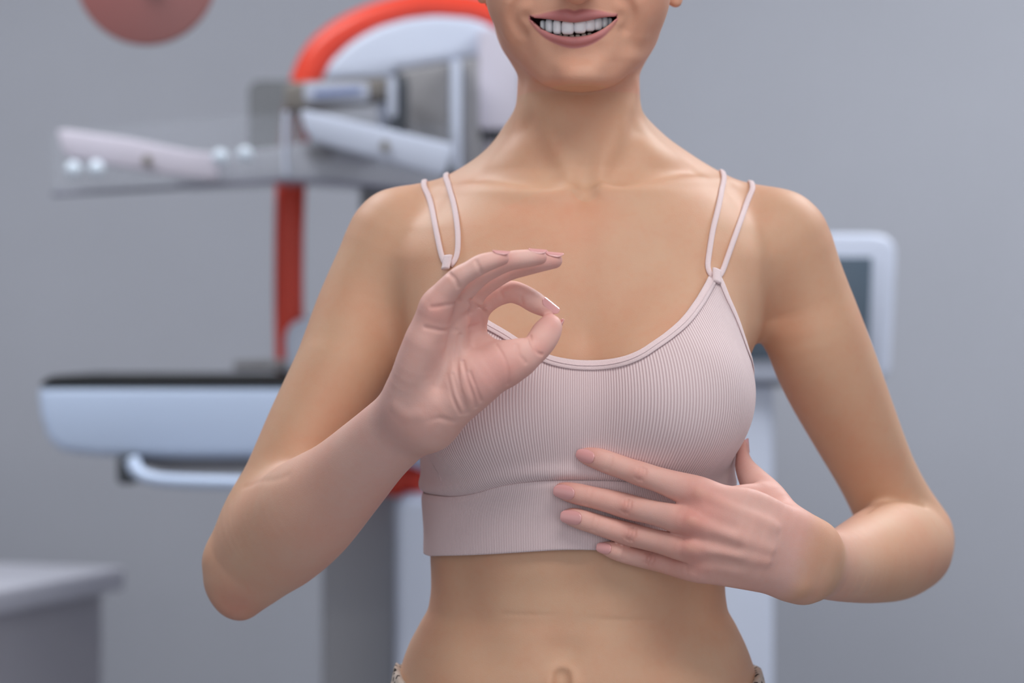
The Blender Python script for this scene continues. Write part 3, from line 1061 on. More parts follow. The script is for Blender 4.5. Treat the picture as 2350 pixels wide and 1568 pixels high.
seam = edge_curve([(975, 1132), (1000, 1137), (1040, 1140), (1090, 1133), (1150, 1116), (1210, 1107), (1280, 1103), (1400, 1104), (1500, 1110), (1570, 1124), (1620, 1136), (1660, 1132)])
hem = edge_curve([(1000, 1276), (1100, 1273), (1200, 1267), (1300, 1261), (1400, 1263), (1500, 1270), (1600, 1276), (1650, 1276)])
topc = lambda a: np.interp(a, t_all, z_all)

NA = 1400
A = -3 * np.pi / 2 + np.arange(NA) / NA * 2 * np.pi
# more columns where the straps start: warp angles so that steep edges stay sampled
extra = t_top
A = np.unique(np.round(np.concatenate([A, extra]), 6)); NA = len(A)


def sheet(name, za, zbn, rows, offf, mtl, par, thick=0.0011, wrap=True):
    vs, uvs = [], []
    for j in range(rows):
        v = j / (rows - 1)
        z = za * (1 - v) + zbn * v
        p = polar(A, z, offf(A, z, v))
        vs.append(p); uvs.append(np.stack([(A + 3 * np.pi / 2) / (2 * np.pi), np.full(len(A), v)], 1))
    vs = np.concatenate(vs); uvs = np.concatenate(uvs)
    i = np.arange(NA); i2 = (i + 1) % NA
    if not wrap: i, i2 = i[:-1], i2[:-1]
    q = []
    for j in range(rows - 1):
        q.append(np.stack([i + j * NA, i2 + j * NA, i2 + (j + 1) * NA, i + (j + 1) * NA], 1))
    q = np.concatenate(q)
    me = np_mesh(name, vs, q)
    uvl = me.uv_layers.new(name='knit')
    lu = uvs[q.reshape(-1)].copy()
    seamq = (q[:, 0] % NA == NA - 1)
    lu = lu.reshape(-1, 4, 2); lu[seamq, 1, 0] = 1.0; lu[seamq, 2, 0] = 1.0
    uvl.data.foreach_set('uv', lu.reshape(-1).astype(np.float32))
    o = child(name, me, mtl, par)
    md = o.modifiers.new('thickness', 'SOLIDIFY'); md.thickness = thick; md.offset = 1.0
    return o


crop = empty('crop_top'); crop.parent = person
crop.name = 'crop_top'
zs, zh, zt = seam(A), hem(A), topc(A)
# cup panel bulges over the band; a soft fold runs along the seam
sheet('cup_panel', zs - 0.001, np.maximum(zt, zs + 0.02), 90,
      lambda a, z, v: 0.0022 + 0.0022 * np.exp(-((z - seam(a) - 0.006) / 0.006) ** 2) - 0.0034 * np.exp(-((z - seam(a)) / 0.0024) ** 2), M['rib'], crop)
sheet('underband', zh, zs, 40,
      lambda a, z, v: 0.0030 + 0.0012 * np.exp(-((z - hem(a)) / 0.012) ** 2) - 0.0016 * np.exp(-((z - seam(a)) / 0.003) ** 2), M['rib2'], crop)


def surf_normal(p, f=bra_f):
    e = 0.001
    X = np.array([p + d for d in (np.eye(3)[0] * e, -np.eye(3)[0] * e, np.eye(3)[1] * e, -np.eye(3)[1] * e, np.eye(3)[2] * e, -np.eye(3)[2] * e)])
    d = f(X, X.min(0), X.max(0))
    n = np.array([d[0] - d[1], d[2] - d[3], d[4] - d[5]])
    return n / np.linalg.norm(n)


def ribbon(name, path, width, height, f, m, par, side=0.0, lift=0.002, nseg=10, round_=False):
    """a flat rounded band lying on the surface of f along path; side -1..1 shifts it to one side"""
    P = np.array(path); n = len(P)
    T = np.gradient(P, axis=0); T /= np.linalg.norm(T, axis=1)[:, None]
    vs = []
    wid = np.broadcast_to(width, (n,))
    for i in range(n):
        nn = surf_normal(P[i], f); s = np.cross(T[i], nn); s /= np.linalg.norm(s)
        base = P[i] + s * side * wid[i] / 2
        for k in range(nseg):
            a = 2 * math.pi * k / nseg
            c, sn = math.cos(a), math.sin(a)
            # superellipse profile
            c = math.copysign(abs(c) ** (1.0 if round_ else 0.6), c)
            q = base + s * c * wid[i] / 2
            d = f(q[None], q - 1e-3, q + 1e-3)[0]
            nq = nn
            q = q - nq * d + nq * (lift + sn * height / 2)
            vs.append(q)
    quads = []
    for i in range(n - 1):
        for k in range(nseg):
            quads.append([i * nseg + k, i * nseg + (k + 1) % nseg, (i + 1) * nseg + (k + 1) % nseg, (i + 1) * nseg + k])
    me = np_mesh(name, np.array(vs), np.array(quads), [list(range(nseg))[::-1], [(n - 1) * nseg + k for k in range(nseg)]])
    return child(name, me, m, par)


def resample(P, step):
    P = np.array(P); L = np.concatenate([[0], np.cumsum(np.linalg.norm(np.diff(P, axis=0), axis=1))])
    s = np.linspace(0, L[-1], max(3, int(L[-1] / step)))
    return np.stack([np.interp(s, L, P[:, a]) for a in range(3)], 1)


nk = resample(onsurf(neck_px, bra_f), 0.003)
ribbon('neckline_trim', nk, 0.0078, 0.0016, bra_f, M['knit'], crop, side=1.0 if True else -1, lift=0.0040)
ribbon('neckline_stitching', nk + 0, 0.0008, 0.0012, bra_f, M['knit'], crop, side=11.5, lift=0.0049, round_=True)
for sgn in (0, 1):
    _apex = t_top[np.argmax(np.where((t_top > -np.pi / 2) if sgn else (t_top < -np.pi / 2), z_top, -9))]
    aa = np.linspace(_apex + 0.02, _apex + 1.5, 400) if sgn else np.linspace(_apex - 1.5, _apex - 0.02, 400)
    ps = resample(polar(aa, topc(aa)), 0.003)
    ribbon('armhole_trim', ps, 0.0056, 0.0014, bra_f, M['knit'], crop, side=1.0, lift=0.0039)

# straps: over the shoulder and down the back
def allf(X, lo, hi):
    d = core_arm_f(X, lo, hi)
    for c in creases:
        d = c.add(X, lo, hi, d)
    return d


def strap(px_pts, back):
    f = allf
    S = onsurf(catmull(np.array(px_pts, float), 4), f)
    P = list(S)
    x0, y0 = P[-1][0], P[-1][1]
    # over the top of the shoulder: drop points straight down on the surface
    for t in np.linspace(0, 1, 16)[1:]:
        x = x0 + (back[0][0] - x0) * t; y = y0 + (0.088 - y0) * t
        zz_ = np.linspace(zpx(260), zpx(560), 300)
        X = np.stack([np.full(300, x), np.full(300, y), zz_], 1)
        dd = f(X, X.min(0), X.max(0)); k_ = np.where(dd <= 0)[0]
        if len(k_): P.append(np.array([x, y, zz_[k_[0]]]))
    # down the back
    zs0 = P[-1][2] - 0.012; xs0 = P[-1][0]; xe, ze = back[-1][0], back[-1][2]
    for t in np.linspace(0, 1, 30):
        x = xs0 + (xe - xs0) * t; z = zs0 + (ze - zs0) * t
        yy = np.linspace(0.25, 0.0, 300)
        X = np.stack([np.full(300, x), yy, np.full(300, z)], 1)
        dd = f(X, X.min(0), X.max(0)); k_ = np.where(dd <= 0)[0]
        if len(k_): P.append(np.array([x, yy[k_[0]], z]))
    P = resample(np.array(P), 0.003)
    # smooth a little
    for _ in range(3):
        P[1:-1] = (P[:-2] + 2 * P[1:-1] + P[2:]) / 4
    for i in range(len(P)):
        for _ in range(4):
            P[i] = P[i] - surf_normal(P[i], f) * f(P[i][None], P[i] - 1e-3, P[i] + 1e-3)[0]
    return ribbon('shoulder_strap', P, 0.0046, 0.0026, f, M['knit'], crop, lift=0.0012)


strap([(1634, 640), (1622, 620), (1626, 580), (1634, 530), (1646, 480), (1656, 430), (1661, 408)], [(xpx(1650, .05), 0.05, zpx(398, .05)), (xpx(1610), 0.105, zpx(440)), (xpx(1560), 0.125, zpx(560)), (xpx(1545), 0.125, zpx(870))])
strap([(1636, 642), (1652, 632), (1668, 590), (1684, 545), (1700, 500), (1716, 460), (1728, 436)], [(xpx(1715, .05), 0.05, zpx(424, .05)), (xpx(1670), 0.105, zpx(465)), (xpx(1600), 0.125, zpx(600)), (xpx(1560), 0.125, zpx(870))])
strap([(1036, 612), (1049, 596), (1053, 560), (1051, 520), (1044, 475), (1035, 440), (1024, 411)], [(xpx(1030, .05), 0.05, zpx(400, .05)), (xpx(1060), 0.105, zpx(445)), (xpx(1100), 0.125, zpx(560)), (xpx(1110), 0.125, zpx(870))])
strap([(1032, 612), (1020, 602), (1010, 565), (1002, 525), (994, 485), (985, 455), (972, 430)], [(xpx(980, .05), 0.05, zpx(420, .05)), (xpx(1010), 0.105, zpx(465)), (xpx(1060), 0.125, zpx(600)), (xpx(1095), 0.125, zpx(870))])
for a, b in (((1636, 625), (1636, 655)), ((1037, 593), (1031, 624))):
    ps = resample(onsurf([a, ((a[0] + b[0]) / 2, (a[1] + b[1]) / 2), b], bra_f), 0.0012)
    ribbon('strap_joint', ps, 0.0078, 0.0030, bra_f, M['knit'], crop, lift=0.0050)


# ------------------------------------------------------------------ nails
def nail(tip, back, width, dorsal, f, over=0.0012, arch=1.0, drape=True):
    """tip, back: world points near the free edge and the cuticle; dorsal: direction out of the nail"""
    tip = np.array(tip); back = np.array(back); ax = tip - back; Ln = np.linalg.norm(ax); ax /= Ln
    dor = np.array(dorsal, float); dor -= ax * (dor @ ax); dor /= np.linalg.norm(dor)
    sd = np.cross(ax, dor)
    nu, nv = 13, 15
    vs = []
    for j in range(nv):
        v = j / (nv - 1)
        w = width * (0.80 + 0.20 * math.sin(min(1, v * 1.6) * math.pi / 2)) * (1 if v < .58 else math.sqrt(max(0.0, 1 - ((v - .58) / .435) ** 2)) * .85 + .15)
        if v < 0.22: w *= math.sqrt(max(0.05, 1 - ((0.22 - v) / 0.23) ** 2))
        for i in range(nu):
            u = -1 + 2 * i / (nu - 1)
            x = u * w / 2
            q0 = back + ax * Ln * v + sd * x
            # drop onto the finger from outside
            s = np.linspace(0.014, -0.010, 61)
            X = q0 + s[:, None] * dor
            d = f(X, X.min(0), X.max(0))
            jn = np.where(d <= 0)[0]
            h_curve = (width / 2) * 1.15 * (math.sqrt(max(0, 1 - (u * w / width * .80) ** 2)) - 1) * arch
            h = s[jn[0]] if len(jn) else None
            vs.append((q0, h, h_curve, dor, v))
    # cap height along the centre line
    H = np.array([x[1] if x[1] is not None else np.nan for x in vs]).reshape(nv, nu)
    HC = np.array([x[2] for x in vs]).reshape(nv, nu)
    cl = H[:, nu // 2]
    ok = ~np.isnan(cl)
    k = np.polyfit(np.arange(nv)[ok][:nv - 3], cl[ok][:nv - 3], 1)
    line = np.polyval(k, np.arange(nv))
    out = []
    for j in range(nv):
        for i in range(nu):
            q0 = vs[j * nu + i][0]
            h = line[j] + HC[j, i] + 0.0008
            if drape:
                hs = H[j, i]
                if not np.isnan(hs) and j / (nv - 1) < 0.85:
                    h = max(h, hs + 0.00015) if abs(i - nu // 2) < nu // 2 else min(h, hs + 0.0001)
            out.append(q0 + h * dor)
    quads = [[j * nu + i, j * nu + i + 1, (j + 1) * nu + i + 1, (j + 1) * nu + i] for j in range(nv - 1) for i in range(nu - 1)]
    me = np_mesh('fingernail', np.array(out), np.array(quads))
    o = child('fingernail', me, M['nail'])
    md = o.modifiers.new('thickness', 'SOLIDIFY'); md.thickness = 0.0006; md.offset = 0
    sb = o.modifiers.new('smooth', 'SUBSURF'); sb.levels = 1; sb.render_levels = 1
    return o


def nail_on(ch, p_tip, p_back, wpx, f, dorsal=None):
    """p_tip, p_back are pixel points; depth comes from the surface"""
    S = onsurf([p_tip, p_back, ((p_tip[0] + p_back[0]) / 2, (p_tip[1] + p_back[1]) / 2)], f)
    sc = (S[2][1] + DC) / FPX
    if dorsal is None:
        dorsal = surf_normal(S[2], f)
    if np.isnan(S[0]).any(): S[0] = pt(p_tip[0], p_tip[1], S[1][1])
    a, b = S[1], S[0].copy()
    mid_dir = S[2] - S[1]
    b = S[1] + 2 * mid_dir
    return nail(b, a, wpx * sc, dorsal, f)


nail_on(None, (1322, 1040), (1364, 1054), 31, handL_f)
nail_on(None, (1269, 1126), (1319, 1135), 34, handL_f)
nail_on(None, (1285, 1184), (1335, 1192), 34, handL_f)
nail_on(None, (1368, 1255), (1403, 1262), 27, handL_f)


def nail_side(tip_px, back_px, Y, wm, dorsal, f):
    return nail(pt(*tip_px, Y), pt(*back_px, Y), wm, dorsal, f, drape=False, arch=1.15)


nail_side((1172, 583), (1132, 590), -0.231, 0.0085, (-0.20, -0.15, 1.0), handR_f)
nail_side((1257, 584), (1214, 588), -0.211, 0.0095, (-0.08, -0.20, 1.0), handR_f)
nail_side((1295, 590), (1252, 596), -0.192, 0.0095, (-0.05, -0.22, 1.0), handR_f)
nail_side((1284, 714), (1243, 692), -0.178, 0.0090, (0.42, -0.85, 0.50), handR_f)
nail_side((1290, 730), (1266, 774), -0.181, 0.0100, (0.95, 0.25, -0.20), handR_f)
nail_side((1706, 1006), (1707, 1040), -0.036, 0.0090, (0.95, -0.45, 0.1), handL_f)

# ------------------------------------------------------------------ teeth, gum, eyes
teeth = empty('teeth'); teeth.parent = person
tooth_list = [(1247, 57, 8, 16), (1261, 58.5, 15, 26), (1279, 61, 17, 28), (1303, 62, 26, 27), (1331, 59, 26, 27), (1353.5, 55, 21, 26), (1371, 53, 18, 25), (1386, 50.5, 13, 20), (1397, 50, 8, 13)]


def arch_y(px):
    return _my + 0.0035 + ((px - 1318) / 2850) ** 2 * 13.0


for tx, ty, tw, thh in tooth_list:
    bm = bmesh.new()
    sc = (DC - 0.07) / FPX
    hw, hh, hd = tw * sc / 2 * 1.13, thh * sc / 2 + 0.0012, 0.0036
    bmesh.ops.create_uvsphere(bm, u_segments=20, v_segments=14, radius=1)
    for v in bm.verts:
        x, y, z = v.co
        e = 0.55
        f = lambda c, p: math.copysign(abs(c) ** p, c)
        taper = 1 - 0.10 * (z > 0) * z
        v.co = (f(x, e) * hw * taper, f(y, .8) * hd, f(z, .5) * hh)
    Y = arch_y(tx)
    ang = math.atan2(2 * 13.0 * ((tx - 1318) / 2850), 1)
    bmesh.ops.transform(bm, matrix=Matrix.Translation(Vector(pt(tx, ty + 1, Y + hd))) @ Matrix.Rotation(ang, 4, 'Z'), verts=bm.verts)
    me = bpy.data.meshes.new('tooth'); bm.to_mesh(me); bm.free()
    for p in me.polygons: p.use_smooth = True
    child('tooth', me, M['tooth'], teeth)
for tx, tw in ((1285, 12), (1298, 13), (1312, 13), (1326, 13), (1340, 13), (1353, 12)):
    bm = bmesh.new(); sc = (DC - 0.07) / FPX
    bmesh.ops.create_uvsphere(bm, u_segments=14, v_segments=10, radius=1)
    for v in bm.verts:
        f = lambda c, p: math.copysign(abs(c) ** p, c)
        v.co = (f(v.co.x, .6) * tw * sc / 2, v.co.y * .0025, f(v.co.z, .5) * .0045)
    bmesh.ops.transform(bm, matrix=Matrix.Translation(Vector(pt(tx, 93 - abs(tx - 1318) * 0.14, arch_y(tx) + 0.0085))), verts=bm.verts)
    me = bpy.data.meshes.new('lower_tooth'); bm.to_mesh(me); bm.free()
    for p in me.polygons: p.use_smooth = True
    child('lower_tooth', me, M['lower'], teeth)
# eyes
for c in EYES:
    bm = bmesh.new(); bmesh.ops.create_uvsphere(bm, u_segments=24, v_segments=16, radius=0.0128)
    bmesh.ops.transform(bm, matrix=Matrix.Translation(Vector(c)), verts=bm.verts)
    me = bpy.data.meshes.new('eye'); bm.to_mesh(me); bm.free()
    for p in me.polygons: p.use_smooth = True
    eo = child('eye', me, M['eyewhite'])
    bm = bmesh.new(); bmesh.ops.create_uvsphere(bm, u_segments=24, v_segments=12, radius=0.0058)
    bmesh.ops.transform(bm, matrix=Matrix.Translation(Vector(c) + Vector((0, -0.0110, 0))) @ Matrix.Scale(0.4, 4, (0, 1, 0)), verts=bm.verts)
    me = bpy.data.meshes.new('iris'); bm.to_mesh(me); bm.free()
    child('iris', me, M['iris'], eo)


for pts_ in ([(1188, -150), (1215, -164), (1245, -166), (1272, -156)], [(1462, -150), (1435, -164), (1405, -166), (1378, -156)]):
    ps = resample(onsurf(pts_, head_f), 0.002)
    ribbon('eyebrow', ps, 0.0055, 0.0012, head_f, M['hair'], person, lift=0.0004)


# hair pulled back into a low bun
def hair_f(X, lo, hi):
    d = smin(head(X) - 0.007, ellipsoid(X, pt(1328, -330, 0.030), np.array([0.072, 0.088, 0.050])), 0.02)
    hl = -(X[:, 1] + 0.012)            # only behind the hairline
    top = -(X[:, 2] - zpx(-250)) * 0.7
    cut = np.minimum(hl, np.maximum(top, -(X[:, 1] + 0.07)))
    low = zpx(-10) - X[:, 2] - (X[:, 1] - 0.05) * 0.9
    d = np.maximum(np.maximum(d, cut), low)
    return smin(d, ellipsoid(X, pt(1328, -60, 0.150), np.array([0.036, 0.030, 0.036])), 0.01)


v, q = surface_nets(hair_f, (-.06, -.10, 1.46), (.16, .21, 1.72), 0.003, 5, 0.02)
child('hair', np_mesh('hair', v, q), M['hair'])


# ------------------------------------------------------------------ trousers and shoes
def trousers_material():
    m = bpy.data.materials.new('cream lace'); m.use_nodes = True
    nt = m.node_tree; N = nt.nodes; L = nt.links; b = N['Principled BSDF']
    tc = N.new('ShaderNodeTexCoord'); vo = N.new('ShaderNodeTexVoronoi'); vo.inputs['Scale'].default_value = 130
    L.new(tc.outputs['Object'], vo.inputs['Vector'])
    cr = N.new('ShaderNodeValToRGB'); cr.color_ramp.elements[0].position = 0.30; cr.color_ramp.elements[1].position = 0.36
    cr.color_ramp.elements[0].color = srgb(40, 30, 28); cr.color_ramp.elements[1].color = srgb(206, 192, 180)
    L.new(vo.outputs['Distance'], cr.inputs[0]); L.new(cr.outputs[0], b.inputs['Base Color'])
    b.inputs['Roughness'].default_value = 0.9
    return m


M['lace'] = trousers_material()
legs = [Chain([(xpx(1325) + s * 0.080, 0.005, 0.90, .090, .100), (xpx(1325) + s * 0.088, 0.005, 0.78, .092, .098), (xpx(1325) + s * 0.085, 0.0, 0.48, .075, .075), (xpx(1325) + s * 0.085, 0.0, 0.22, .070, .072), (xpx(1325) + s * 0.085, 0.0, 0.11, .070, .072)], world=True) for s in (-1, 1)]


def trousers_f(X, lo, hi):
    d = torso(X) - 0.0055
    z = X[:, 2]
    for c in legs:
        d = smin(d, cget(c, X, lo, hi), 0.03)
    u = np.abs((X[:, 0] - xpx(1325)) / 0.14)
    wl = zpx(1640) + (zpx(1532) - zpx(1640)) * np.clip(u, 0, 1.1) ** 4 + np.where(X[:, 1] > 0, (1 - np.clip(u, 0, 1)) * 0.04, 0)
    return np.maximum(np.maximum(d, z - wl), 0.06 - z)


v, q = surface_nets(trousers_f, (-.20, -.16, .03), (.30, .18, 1.03), 0.004, 5, 0.03)
child('trousers', np_mesh('trousers', v, q), M['lace'])
for s in (-1, 1):
    x0 = xpx(1325) + s * 0.085
    sh = Chain([(x0, 0.045, 0.036, .034, .036), (x0, -0.03, 0.038, .038, .038), (x0 + s * .008, -0.12, 0.030, .043, .030), (x0 + s * .010, -0.165, 0.026, .034, .026)], world=True)
    # chain sections face the camera; a low shoe is enough here
    def shoe_f(X, lo, hi, sh=sh, x0=x0):
        d = smin(cget(sh, X, lo, hi), ellipsoid(X, np.array([x0, 0.015, 0.075]), np.array([0.036, 0.045, 0.06])), 0.03)
        return np.maximum(d, 0.0005 - X[:, 2])
    v, q = surface_nets(shoe_f, (x0 - .08, -.23, -0.01), (x0 + .08, .11, .16), 0.004, 5, 0.03)
    child('shoe', np_mesh('shoe', v, q), M['shoe'])
print('figure', time.time() - T0)
# === ROOM
def wallmat(name, col, rough=0.6):
    m = mat(name, col, rough)
    return m


exec_room = True


def box(bm, x0, x1, y0, y1, z0, z1):
    r = bmesh.ops.create_cube(bm, size=1)
    for v in r['verts']:
        v.co = ((x0 + x1) / 2 + v.co.x * (x1 - x0), (y0 + y1) / 2 + v.co.y * (y1 - y0), (z0 + z1) / 2 + v.co.z * (z1 - z0))
    return r['verts']


def mesh_box(name, x0, x1, y0, y1, z0, z1, m, parent=None, bev=0.0, seg=3, kind=None):
    bm = bmesh.new(); box(bm, x0, x1, y0, y1, z0, z1)
    if bev: bmesh.ops.bevel(bm, geom=list(bm.edges), offset=bev, segments=seg, profile=0.5, affect='EDGES')
    me = bpy.data.meshes.new(name); bm.to_mesh(me); bm.free()
    for p in me.polygons: p.use_smooth = bool(bev)
    o = link(name, me, m, parent)
    if kind: o['kind'] = kind
    return o


YW = 2.6
WALL = mat('painted wall', srgb(176, 178, 186), 0.7)
FLOOR = mat('grey vinyl floor', srgb(128, 128, 132), 0.4)
CEIL = mat('white ceiling', srgb(235, 235, 235), 0.9)
mesh_box('wall_back', -2.6, 2.2, YW, YW + .1, 0, 2.8, WALL, kind='structure')
mesh_box('wall_left', -2.7, -2.6, -3.0, YW + .1, 0, 2.8, WALL, kind='structure')
mesh_box('wall_right', 2.2, 2.3, -3.0, YW + .1, 0, 2.8, WALL, kind='structure')
mesh_box('floor', -2.7, 2.3, -3.0, YW + .1, -.1, 0, FLOOR, kind='structure')
mesh_box('ceiling', -2.7, 2.3, -3.0, YW + .1, 2.8, 2.9, CEIL, kind='structure')


def prism(name, pts, Y0, Y1, m, parent=None, bev=0.004, seg=3):
    """outline given as pixels at depth Y0, extruded straight back to Y1"""
    bm = bmesh.new()
    a = [bm.verts.new(Vector(pt(x, y, Y0))) for x, y in pts]
    b = [bm.verts.new(Vector(pt(x, y, Y0)) + Vector((0, Y1 - Y0, 0))) for x, y in pts]
    n = len(pts)
    bm.faces.new(a); bm.faces.new(b[::-1])
    for i in range(n):
        bm.faces.new([a[i], b[i], b[(i + 1) % n], a[(i + 1) % n]])
    bmesh.ops.recalc_face_normals(bm, faces=bm.faces)
    if bev:
        bmesh.ops.bevel(bm, geom=list(bm.edges), offset=bev, segments=seg, profile=0.5, affect='EDGES', clamp_overlap=True)
    me = bpy.data.meshes.new(name); bm.to_mesh(me); bm.free()
    for p in me.polygons: p.use_smooth = True
    me.set_sharp_from_angle(angle=math.radians(40))
    return plink(name, me, m, parent)


def plink(name, me, m, parent):
    if parent is not None:
        o_ = parent; off = Vector((0, 0, 0))
        while o_ is not None:
            off += Vector(o_.location); o_ = o_.parent
        me.transform(Matrix.Translation(-off))
    return link(name, me, m, parent)


def rr(x0, y0, x1, y1, r, n=5):
    """rounded rectangle in pixels"""
    out = []
    for cx, cy, a0 in ((x1 - r, y0 + r, -90), (x1 - r, y1 - r, 0), (x0 + r, y1 - r, 90), (x0 + r, y0 + r, 180)):
        for k in range(n + 1):
            a = math.radians(a0 + 90 * k / n)
            out.append((cx + r * math.cos(a), cy + r * math.sin(a)))
    return out


def tube(name, st, m, parent=None, nseg=20, sub=8, flat=1.0):
    """st: (px, py, Y, r_px)"""
    R = catmull([list(pt(x, y, Y)) + [r * (Y + DC) / FPX] for x, y, Y, r in st], sub)
    P = R[:, :3]; T = np.gradient(P, axis=0); T /= np.linalg.norm(T, axis=1)[:, None]
    vs = []
    ref = np.array([0.0, 1.0, 0.0])
    for i in range(len(P)):
        s_ = np.cross(T[i], ref); s_ /= np.linalg.norm(s_); u = np.cross(s_, T[i])
        for k in range(nseg):
            a = 2 * math.pi * k / nseg
            vs.append(P[i] + R[i, 3] * (s_ * math.cos(a) + u * flat * math.sin(a)))
    q = [[i * nseg + k, i * nseg + (k + 1) % nseg, (i + 1) * nseg + (k + 1) % nseg, (i + 1) * nseg + k] for i in range(len(P) - 1) for k in range(nseg)]
    me = np_mesh(name, np.array(vs), np.array(q), [list(range(nseg))[::-1], [(len(P) - 1) * nseg + k for k in range(nseg)]])
    return plink(name, me, m, parent)


def clear(name, col, alpha, rough=0.15):
    m = mat(name, col, rough)
    b = m.node_tree.nodes['Principled BSDF']; b.inputs['Alpha'].default_value = alpha
    return m


WHITE = mat('white enamel', srgb(204, 211, 228), 0.35)
TABLE = mat('pale blue white enamel', srgb(198, 214, 240), 0.35)
WHITE2 = mat('pale pinkish plastic', srgb(206, 200, 212), 0.4)
RED = mat('red enamel', srgb(236, 70, 46), 0.35)
BLACK = mat('black carbon plate', srgb(16, 17, 19), 0.5)
GREY = mat('grey plastic', srgb(146, 144, 146), 0.5)
DGREY = mat('dark grey rubber', srgb(70, 74, 80), 0.5)
TAUPE = mat('taupe metal', srgb(128, 122, 116), 0.45)
BASEG = mat('grey steel', srgb(150, 150, 154), 0.5)
CLEAR = clear('clear acrylic', srgb(190, 194, 204), 0.12)
MILK = clear('milky acrylic', srgb(206, 208, 218), 0.82)
SMOKE = clear('smoke grey acrylic', srgb(122, 124, 126), 0.66)
REDCLEAR = clear('red tinted acrylic', srgb(166, 102, 98), 0.82, 0.3)
LABEL = mat('pale label', srgb(186, 192, 208), 0.5)
INK = mat('blue print', srgb(120, 134, 176), 0.5)
SCREEN = mat('dark screen glass', srgb(84, 98, 112), 0.25)

YM = 1.50
mc = empty('mammography_machine', (float(pt(820, 900, 1.95)[0]), 1.95, 0.0))
tag(mc, 'white mammography machine with red curved frame and clear paddles behind the woman', 'medical machine')
zf_ = lambda py, Y: zpx(py, Y)
# stand and column on the floor
mesh = prism('column', [(738, 1060), (908, 1060), (908, 784 + 1.27 * FPX / (1.85 + DC)), (738, 784 + 1.27 * FPX / (1.85 + DC))], 1.85, 2.15, mat('light grey steel', srgb(186, 186, 190), 0.5), mc, 0.01)
prism('stand', [(906, 1146), (1360, 1146), (1360, 784 + 1.27 * FPX / (1.55 + DC)), (906, 784 + 1.27 * FPX / (1.55 + DC))], 1.55, 1.84, WHITE, mc, 0.012)
prism('gantry_body', [(652, 770), (664, 745), (690, 730), (740, 722), (1000, 722), (1000, 1090), (940, 1068), (800, 1050), (700, 980), (656, 900)], 1.66, 1.92, WHITE, mc, 0.012)
tube('gantry_frame', [(1180, 62, 1.74, 26), (1110, 26, 1.74, 29), (1040, 14, 1.74, 29), (965, 12, 1.74, 29), (880, 32, 1.74, 31), (800, 68, 1.74, 34), (735, 120, 1.74, 35), (700, 190, 1.74, 35),
                      (678, 290, 1.74, 35), (667, 430, 1.74, 35), (663, 600, 1.74, 34), (664, 760, 1.74, 34), (672, 900, 1.74, 34), (708, 1000, 1.74, 36), (790, 1070, 1.74, 38), (900, 1098, 1.74, 42), (1010, 1104, 1.74, 42), (1110, 1104, 1.74, 42)], RED, mc)
prism('tube_head', [(744, 184), (752, 146), (790, 108), (822, 84), (868, 60), (930, 42), (1000, 34), (1080, 40), (1130, 58), (1150, 90), (1146, 126), (1034, 140), (912, 158), (890, 182)], 1.60, 1.90, WHITE, mc, 0.010)
prism('tube_cover', rr(1098, 66, 1192, 296, 12), 1.58, 1.80, WHITE2, mc, 0.006)
prism('cover_joint', rr(1114, 292, 1170, 324, 8), 1.60, 1.74, DGREY, mc, 0.003)
prism('cover_foot', [(1108, 322), (1172, 322), (1172, 470), (1108, 470)], 1.60, 1.74, WHITE2, mc, 0.004)
prism('collimator_box', [(914, 160), (1036, 142), (1036, 404), (926, 404)], 1.56, 1.80, GREY, mc, 0.006)
prism('collimator_box', [(1056, 136), (1102, 128), (1102, 420), (1056, 420)], 1.58, 1.80, GREY, mc, 0.006)
prism('guide_rail', [(1034, 138), (1057, 136), (1057, 408), (1034, 408)], 1.54, 1.62, WHITE, mc, 0.003)
prism('arm_cover', rr(826, 404, 1060, 500, 20), 1.66, 1.86, BASEG, mc, 0.010)
br = prism('paddle_bracket', [(652, 196), (700, 186), (890, 178), (890, 224), (760, 240), (700, 250), (654, 252)], 1.44, 1.52, TAUPE, mc, 0.004)
lb = prism('name_label', rr(698, 190, 846, 232, 8), 1.432, 1.440, LABEL, br, 0.001)
prism('label_print', [(720, 208), (828, 200), (828, 214), (720, 222)], 1.4300, 1.4322, INK, lb, 0.0004)
prism('clamp_bar', rr(889, 176, 908, 268, 4), 1.42, 1.50, LABEL, mc, 0.002)
prism('clamp_back', rr(908, 172, 932, 292, 5), 1.45, 1.54, DGREY, mc, 0.003)
tube('clamp_knob', [(903, 262, 1.44, 16), (905, 280, 1.44, 13), (907, 298, 1.44, 9)], DGREY, mc)
prism('post', [(866, 236), (888, 234), (888, 300), (866, 296)], 1.46, 1.50, WHITE, mc, 0.002)
prism('face_shield', rr(570, 184, 694, 420, 26), 1.62, 1.630, SMOKE, mc, 0.001)
tube('clear_rod', [(659, 256, 1.46, 8), (657, 300, 1.46, 8), (656, 350, 1.46, 7), (658, 404, 1.46, 7)], WHITE, mc, nseg=12)
